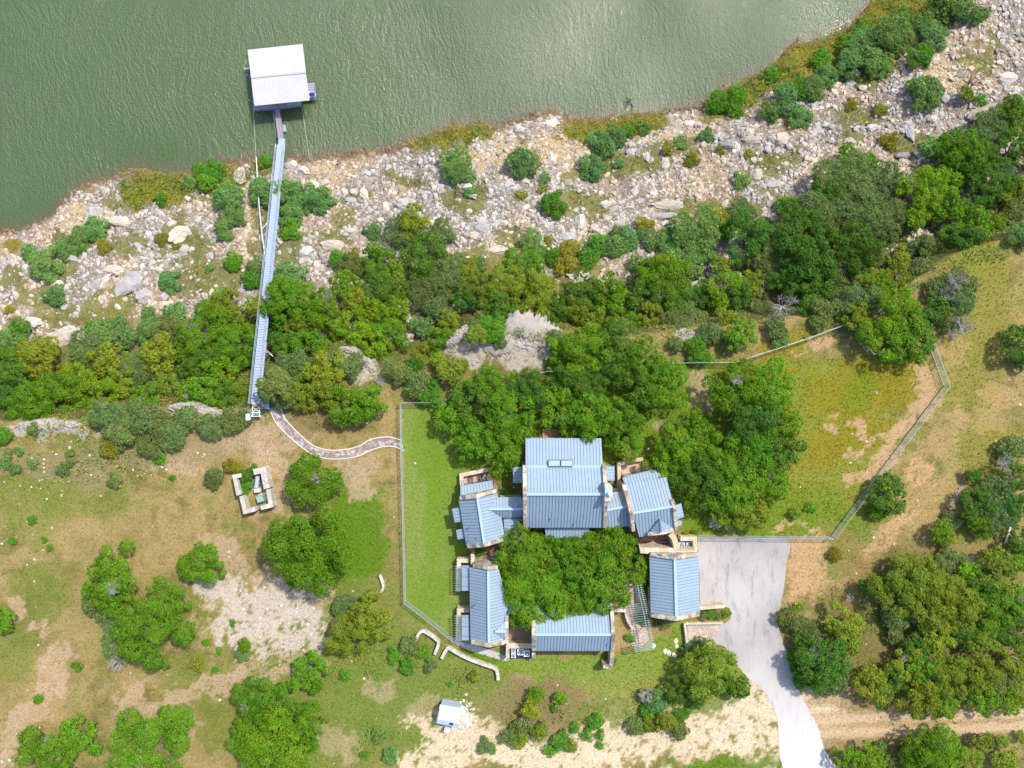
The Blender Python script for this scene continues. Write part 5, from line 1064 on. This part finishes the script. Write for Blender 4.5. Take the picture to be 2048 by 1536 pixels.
ORD = ['', 'first', 'second', 'third', 'fourth', 'fifth', 'sixth', 'seventh', 'eighth', 'ninth', 'tenth', 'eleventh', 'twelfth', 'thirteenth', 'fourteenth', 'fifteenth', 'sixteenth', 'seventeenth', 'eighteenth', 'nineteenth', 'twentieth', 'twenty-first', 'twenty-second', 'twenty-third', 'twenty-fourth', 'twenty-fifth']
built = []
for k, x, y, r_, xh in entries:
    col, sh_, cw, nm, kw, cat = KIND[k]
    if k == 'm' and y < 420:
        q_ = ray(x, y)
        if shorem(np.array([q_.x]), np.array([q_.y]))[0] > .5: continue
    g0 = ray(x, y, 1.0); Rw = r_*(H-g0.z)/F
    cap = 1.0 if sh_ == 'oak' else .9
    th = min(Rw*.5, 2.6)*cap if sh_ == 'oak' else Rw*.12          # height of the crown base
    if nm == 'oak_tree' and r_ > 20: th = max(th, 1.2)
    th += xh; g_ = ray(x, y, th+Rw*.35); built.append([k, x, y, r_, Rw*(1.14 if (g_.z < -1.5 or (x > 1560 and y > 1100)) and r_ > 20 else 1.13), th, g_])
desc = {}
for b in built:
    k, x, y, r_, Rw, th, g_ = b; sw_ = 'large' if r_ >= 42 else 'mid-sized' if r_ >= 20 else 'small'
    desc.setdefault((sw_, KIND[k][2], KIND[k][4], zone(x, y, g_.z)), []).append(b)
for (sw_, cw, kw, zn), L_ in desc.items():
    L_.sort(key=lambda b: b[1])
    for i, b in enumerate(L_):
        lb = f'{sw_} {cw} {kw} {zn}' if len(L_) == 1 else f'{sw_} {cw} {kw} {zn}, {ORD[i+1]} from left'
        b.append(lb); b.append(f'{kw}s {zn}')
# dead bare shrubs
def dead_mesh(seed):
    r = random.Random(seed); mb = MB()
    def br(p, d, l, rad, dep):
        e = p+d*l; mb.tube(p, e, rad, rad*.6, 4)
        if dep == 0: return
        for i in range(4 if dep > 1 else 3):
            nd = (d+Vector((r.uniform(-1, 1), r.uniform(-1, 1), r.uniform(-.3, .7)))*.75).normalized(); br(p.lerp(e, r.uniform(.45, 1)), nd, l*r.uniform(.55, .8), rad*.6, dep-1)
    for i in range(8):
        a = i*.785+r.uniform(-.3, .3); br(Vector((0, 0, 0)), Vector((math.cos(a), math.sin(a), r.uniform(.4, 1.2))).normalized(), .48, .035, 3)
    me = bpy.data.meshes.new('bare_shrub'); me.from_pydata(mb.v, [], mb.f); me.update(); me.materials.append(M['deadw']); return me
DM = [dead_mesh(k) for k in range(3)]
for k, x, y, r_, Rw, th, g_, lb, gp in built:
    col, sh_, cw, nm, kw, cat = KIND[k]
    ci = min(range(5), key=lambda i: abs(math.log(CLS[i]/Rw))); s = Rw/CLS[ci]
    t = thing(nm, lb, cat, (g_.x, g_.y, g_.z), gp, rnd.uniform(0, 6.28))
    cr = bpy.data.objects.new('crown', CR[sh_, ci][rnd.randrange(4)]); COL.objects.link(cr); cr.parent = t
    cr.location = (0, 0, th); cr.scale = (s*rnd.uniform(.94, 1.1), s*rnd.uniform(.94, 1.1), s*rnd.uniform(.85, 1.1))
    v = rnd.uniform(.86, 1.14); hsh = rnd.uniform(-.12, .12); cr.color = (col[0]*v*(1+hsh), col[1]*v, col[2]*v*(1-hsh), 1)
    if r_ >= 24 and rnd.random() < .2 and 'courtyard' not in lb:
        a_t = rnd.uniform(0, 6.28); q_t = rnd.uniform(.3, .8); bt = bpy.data.objects.new('bare_twigs', DM[rnd.randrange(3)]); COL.objects.link(bt); bt.parent = t; k_t = rnd.uniform(.16, .3)*min(Rw, 4)
        bt.location = (math.cos(a_t)*q_t*Rw, math.sin(a_t)*q_t*Rw, th+Rw*(.66*math.sqrt(1-q_t*q_t)-.03)); bt.scale = (k_t, k_t, k_t); bt.rotation_euler = (rnd.uniform(-.4, .4), rnd.uniform(-.4, .4), a_t)
    tr = bpy.data.objects.new('trunk', TR[sh_, ci]); COL.objects.link(tr); tr.parent = t; tr.scale = (s, s, max(s, (th+.3*Rw)/(CLS[ci]*(.42 if sh_ == 'oak' else .2)+.25*CLS[ci])))
dl = {}
for tok in DEAD.split():
    x, y, r_ = map(float, tok.split(',')); g_ = ray(x, y, 1.2); dl.setdefault(zone(x, y, g_.z), []).append((x, y, r_, g_))
for zn, L_ in dl.items():
    L_.sort()
    for i, (x, y, r_, g_) in enumerate(L_):
        o = bpy.data.objects.new('bare_shrub', DM[int(x) % 3]); COL.objects.link(o); Rw = r_*(H-g_.z)/F
        o.location = (g_.x, g_.y, g_.z+.8*Rw); o.scale = (Rw, Rw, Rw*.9); o.rotation_euler = (0, 0, x)
        tag(o, f'bare grey leafless shrub {zn}'+('' if len(L_) == 1 else f', {ORD[i+1]} from left'), 'dead shrub', 'bare grey shrubs')
# snags and driftwood
for x, y, s_, m_, l in ((1260, 208, 1.3, 'darkw', 'dark dead stump standing in the water by the shore'), (1938, 170, 1.6, 'darkw', 'dark weathered snag on the upper right scree'), (912, 378, 1.3, 'darkw', 'dark forked driftwood branch on the scree'), (670, 328, .9, 'darkw', 'black driftwood lump near the stairway foot')):
    g_ = ray(x, y); zb = max(g_.z, WATER); r = random.Random(int(x)); mb = MB(); p = Vector((g_.x, g_.y, zb-.2))
    for k in range(7):
        e = p+Vector((r.uniform(-1, 1), r.uniform(-1, 1), r.uniform(.2, .8)))*s_; mb.tube(p, e, .12, .03, 5); mb.tube(p.lerp(e, .5), p.lerp(e, .5)+Vector((r.uniform(-.6, .6), r.uniform(-.6, .6), .3))*s_, .05, .02, 4)
    tag(mb.build('driftwood', M[m_]), l, 'driftwood')
a, b = P(2021, 1051, .15), P(2009, 1089, .15); mb = MB(); mb.tube(a, b, .16, .12, 8); tag(mb.build('fallen_log', M['pvc']), 'straight bleached log lying in grass at the right edge', 'log')

# ------------------------------------------------------------------ grass and weeds
n = 260000; xs = rng.uniform(-76, 76, n); ys = rng.uniform(-57, 52, n); zs = hgt(xs, ys)
uu = 1024+xs*F/(H-zs); vv = 768-ys*F/(H-zs); tc = tint_at(xs, ys)
green = tc[:, 1]-.5*tc[:, 0]-.5*tc[:, 2]
ok = (uu > -20) & (uu < 2070) & (vv > -20) & (vv < 1560) & (ys < np.interp(xs, SX, SY)-.1)
for poly in (drive, [(900, 955), (1360, 870), (1400, 1110), (1400, 1240), (1230, 1300), (1060, 1318), (915, 1290)], Lp+Rp[::-1]): ok &= ~inpoly(poly, uu, vv)
lawnm = inpoly([(803, 808), (885, 806), (960, 850), (960, 1290), (905, 1284), (810, 1205)], uu, vv)
ok &= rng.random(n) < np.clip((green-.02)*9, .16, 1)*(.35+.9*fbm(xs*.4, ys*.4, 51))
ok &= ~(lawnm & (rng.random(n) < .9))
xs, ys, zs, tc, lm = xs[ok], ys[ok], zs[ok], tc[ok], lawnm[ok]; n = len(xs)
bl = 5; ang = rng.uniform(0, 6.283, (n, bl)); hh = (rng.uniform(.06, .19, n)*np.where(zs < -12, 2.4, 1)*np.where(lm, .4, 1))[:, None]*rng.uniform(.6, 1.2, (n, bl)); spd = hh*.75
cx_ = xs[:, None]; cy_ = ys[:, None]; w_ = .035+.02*rng.random((n, bl))
ax_, ay_ = np.cos(ang), np.sin(ang)
tip = np.stack([cx_+ax_*spd, cy_+ay_*spd, zs[:, None]+hh], 2); b0 = np.stack([cx_-ay_*w_, cy_+ax_*w_, zs[:, None]+0*hh], 2); b1 = np.stack([cx_+ay_*w_, cy_-ax_*w_, zs[:, None]+0*hh], 2)
V_ = np.stack([b0, b1, tip], 2).reshape(-1, 3); me = np_mesh('wild_grass', V_, np.arange(len(V_)).reshape(-1, 3), False)
gc = tc*np.array([.92, 1.12, .75])*rng.uniform(.7, 1.3, (n, 1)); at = me.attributes.new('tint', 'FLOAT_COLOR', 'POINT')
at.data.foreach_set('color', np.repeat(np.concatenate([gc, np.ones((n, 1))], 1), bl*3, 0).astype(np.float32).ravel())
tag(link('wild_grass', me, M['tuft']), 'tufts of grass and weeds growing over field and shore', 'grass', None, 'stuff')
# low brush that reads as one mass: cliff belt floor, shore scrub, thicket floor
n = 400000; xs = rng.uniform(-80, 84, n); ys = rng.uniform(-57, 66, n); zs = hgt(xs, ys)
uu = 1024+xs*F/(H-zs); vv = 768-ys*F/(H-zs); e_ = np.interp(xs, EX, EY); t_ = np.interp(xs, TX, TY); s_ = np.interp(xs, SX, SY)
def gb(px, py, rx, ry, ang=0):
    a = R(ang); dx = uu-px; dy = vv-py; u = (dx*math.cos(a)+dy*math.sin(a))/rx; v = (-dx*math.sin(a)+dy*math.cos(a))/ry; return np.clip(1.3-np.sqrt(u*u+v*v), 0, 1)
shore = shorem(xs, ys); belt = sstep(-3.2, -.6, ys-e_)*(1-sstep(t_+1.5, t_+6.5, ys))
extra = np.maximum.reduce([gb(*a) for a in [(1850, 1270, 200, 150), (1690, 1300, 80, 90), (640, 790, 130, 50), (1090, 1440, 90, 60), (250, 855, 200, 40), (1320, 1420, 60, 45), (1990, 1010, 70, 100), (1820, 1520, 160, 40), (1300, 720, 120, 40), (830, 730, 80, 60), (1560, 655, 120, 30), (1800, 600, 130, 60), (200, 930, 150, 40), (740, 1240, 60, 50), (720, 1325, 90, 60), (820, 1300, 50, 40), (930, 1365, 50, 30), (540, 1320, 60, 40), (780, 1480, 60, 60)]])
pn = fbm(xs*.45, ys*.45, 71, 4); dn = np.maximum.reduce([belt*1.1, extra*.55]); keep = (rng.random(n) < np.maximum(dn*sstep(.36, .56, pn)*1.1, shore*1.2)) & (uu > -20) & (uu < 2070) & (vv > -20) & (vv < 1556) & (ys < s_-.15)
keep &= ~inpoly(drive, uu, vv) & ~inpoly(Lp+Rp[::-1], uu, vv) & ~inpoly([(1160, 700), (1320, 720), (1320, 760), (1160, 760)], uu, vv)
xs, ys, zs, pn, sh2 = xs[keep], ys[keep], zs[keep], pn[keep], shore[keep]; n = len(xs)
mound = sstep(.42, .72, vnoise(xs*.8, ys*.8, 73))*.7+sstep(.4, .7, pn)*.45; hz = mound*rng.uniform(.35, 1, n)*(1+1.3*sh2)+.05
p = np.stack([xs, ys, zs+hz], 1); nr = rng.normal(size=(n, 3))*.6+np.array([0, 0, .9]); nr /= np.linalg.norm(nr, axis=1)[:, None]
t1 = np.cross(nr, rng.normal(size=(n, 3))); t1 /= np.linalg.norm(t1, axis=1)[:, None]; t2 = np.cross(nr, t1); sz2 = rng.uniform(.06, .15, n)[:, None]
V_ = np.stack([p+t1*sz2*1.5, p+t2*sz2*.7, p-t1*sz2*1.5, p-t2*sz2*.7], 1).reshape(-1, 3); me = np_mesh('undergrowth', V_, np.arange(4*n).reshape(-1, 4), False)
q1 = vnoise(xs*.35, ys*.35, 81)[:, None]; q2 = vnoise(xs*.5+30, ys*.5, 83)[:, None]
cA = np.array(c(118, 150, 46, .85)); cB = np.array(c(96, 136, 60, .85)); cC = np.array(c(158, 146, 52, .85)); cD = np.array(c(150, 112, 48, .8))
bc = cA*(1-q1)+cB*q1; k2 = sstep(.45, .65, q2); bc = bc*(1-k2*.7)+cC*k2*.7; k3 = (sstep(.1, .5, sh2)*rng.random(n)*sstep(.35, .7, vnoise(xs*.3, ys*.3+7, 85)))[:, None]; k3 = k3*.28; bc = bc*(1-k3)+cD*k3; bc *= rng.uniform(.7, 1.25, (n, 1))
at = me.attributes.new('tint', 'FLOAT_COLOR', 'POINT'); at.data.foreach_set('color', np.repeat(np.concatenate([bc, np.ones((n, 1))], 1), 4, 0).astype(np.float32).ravel())
tag(link('undergrowth', me, M['tuft']), 'low leafy brush filling the gaps of cliff belt, shore scrub and thicket', 'undergrowth', None, 'stuff'); print('brush', n)
print('trees', len(built), 'tufts', n, 'boulders', nb)
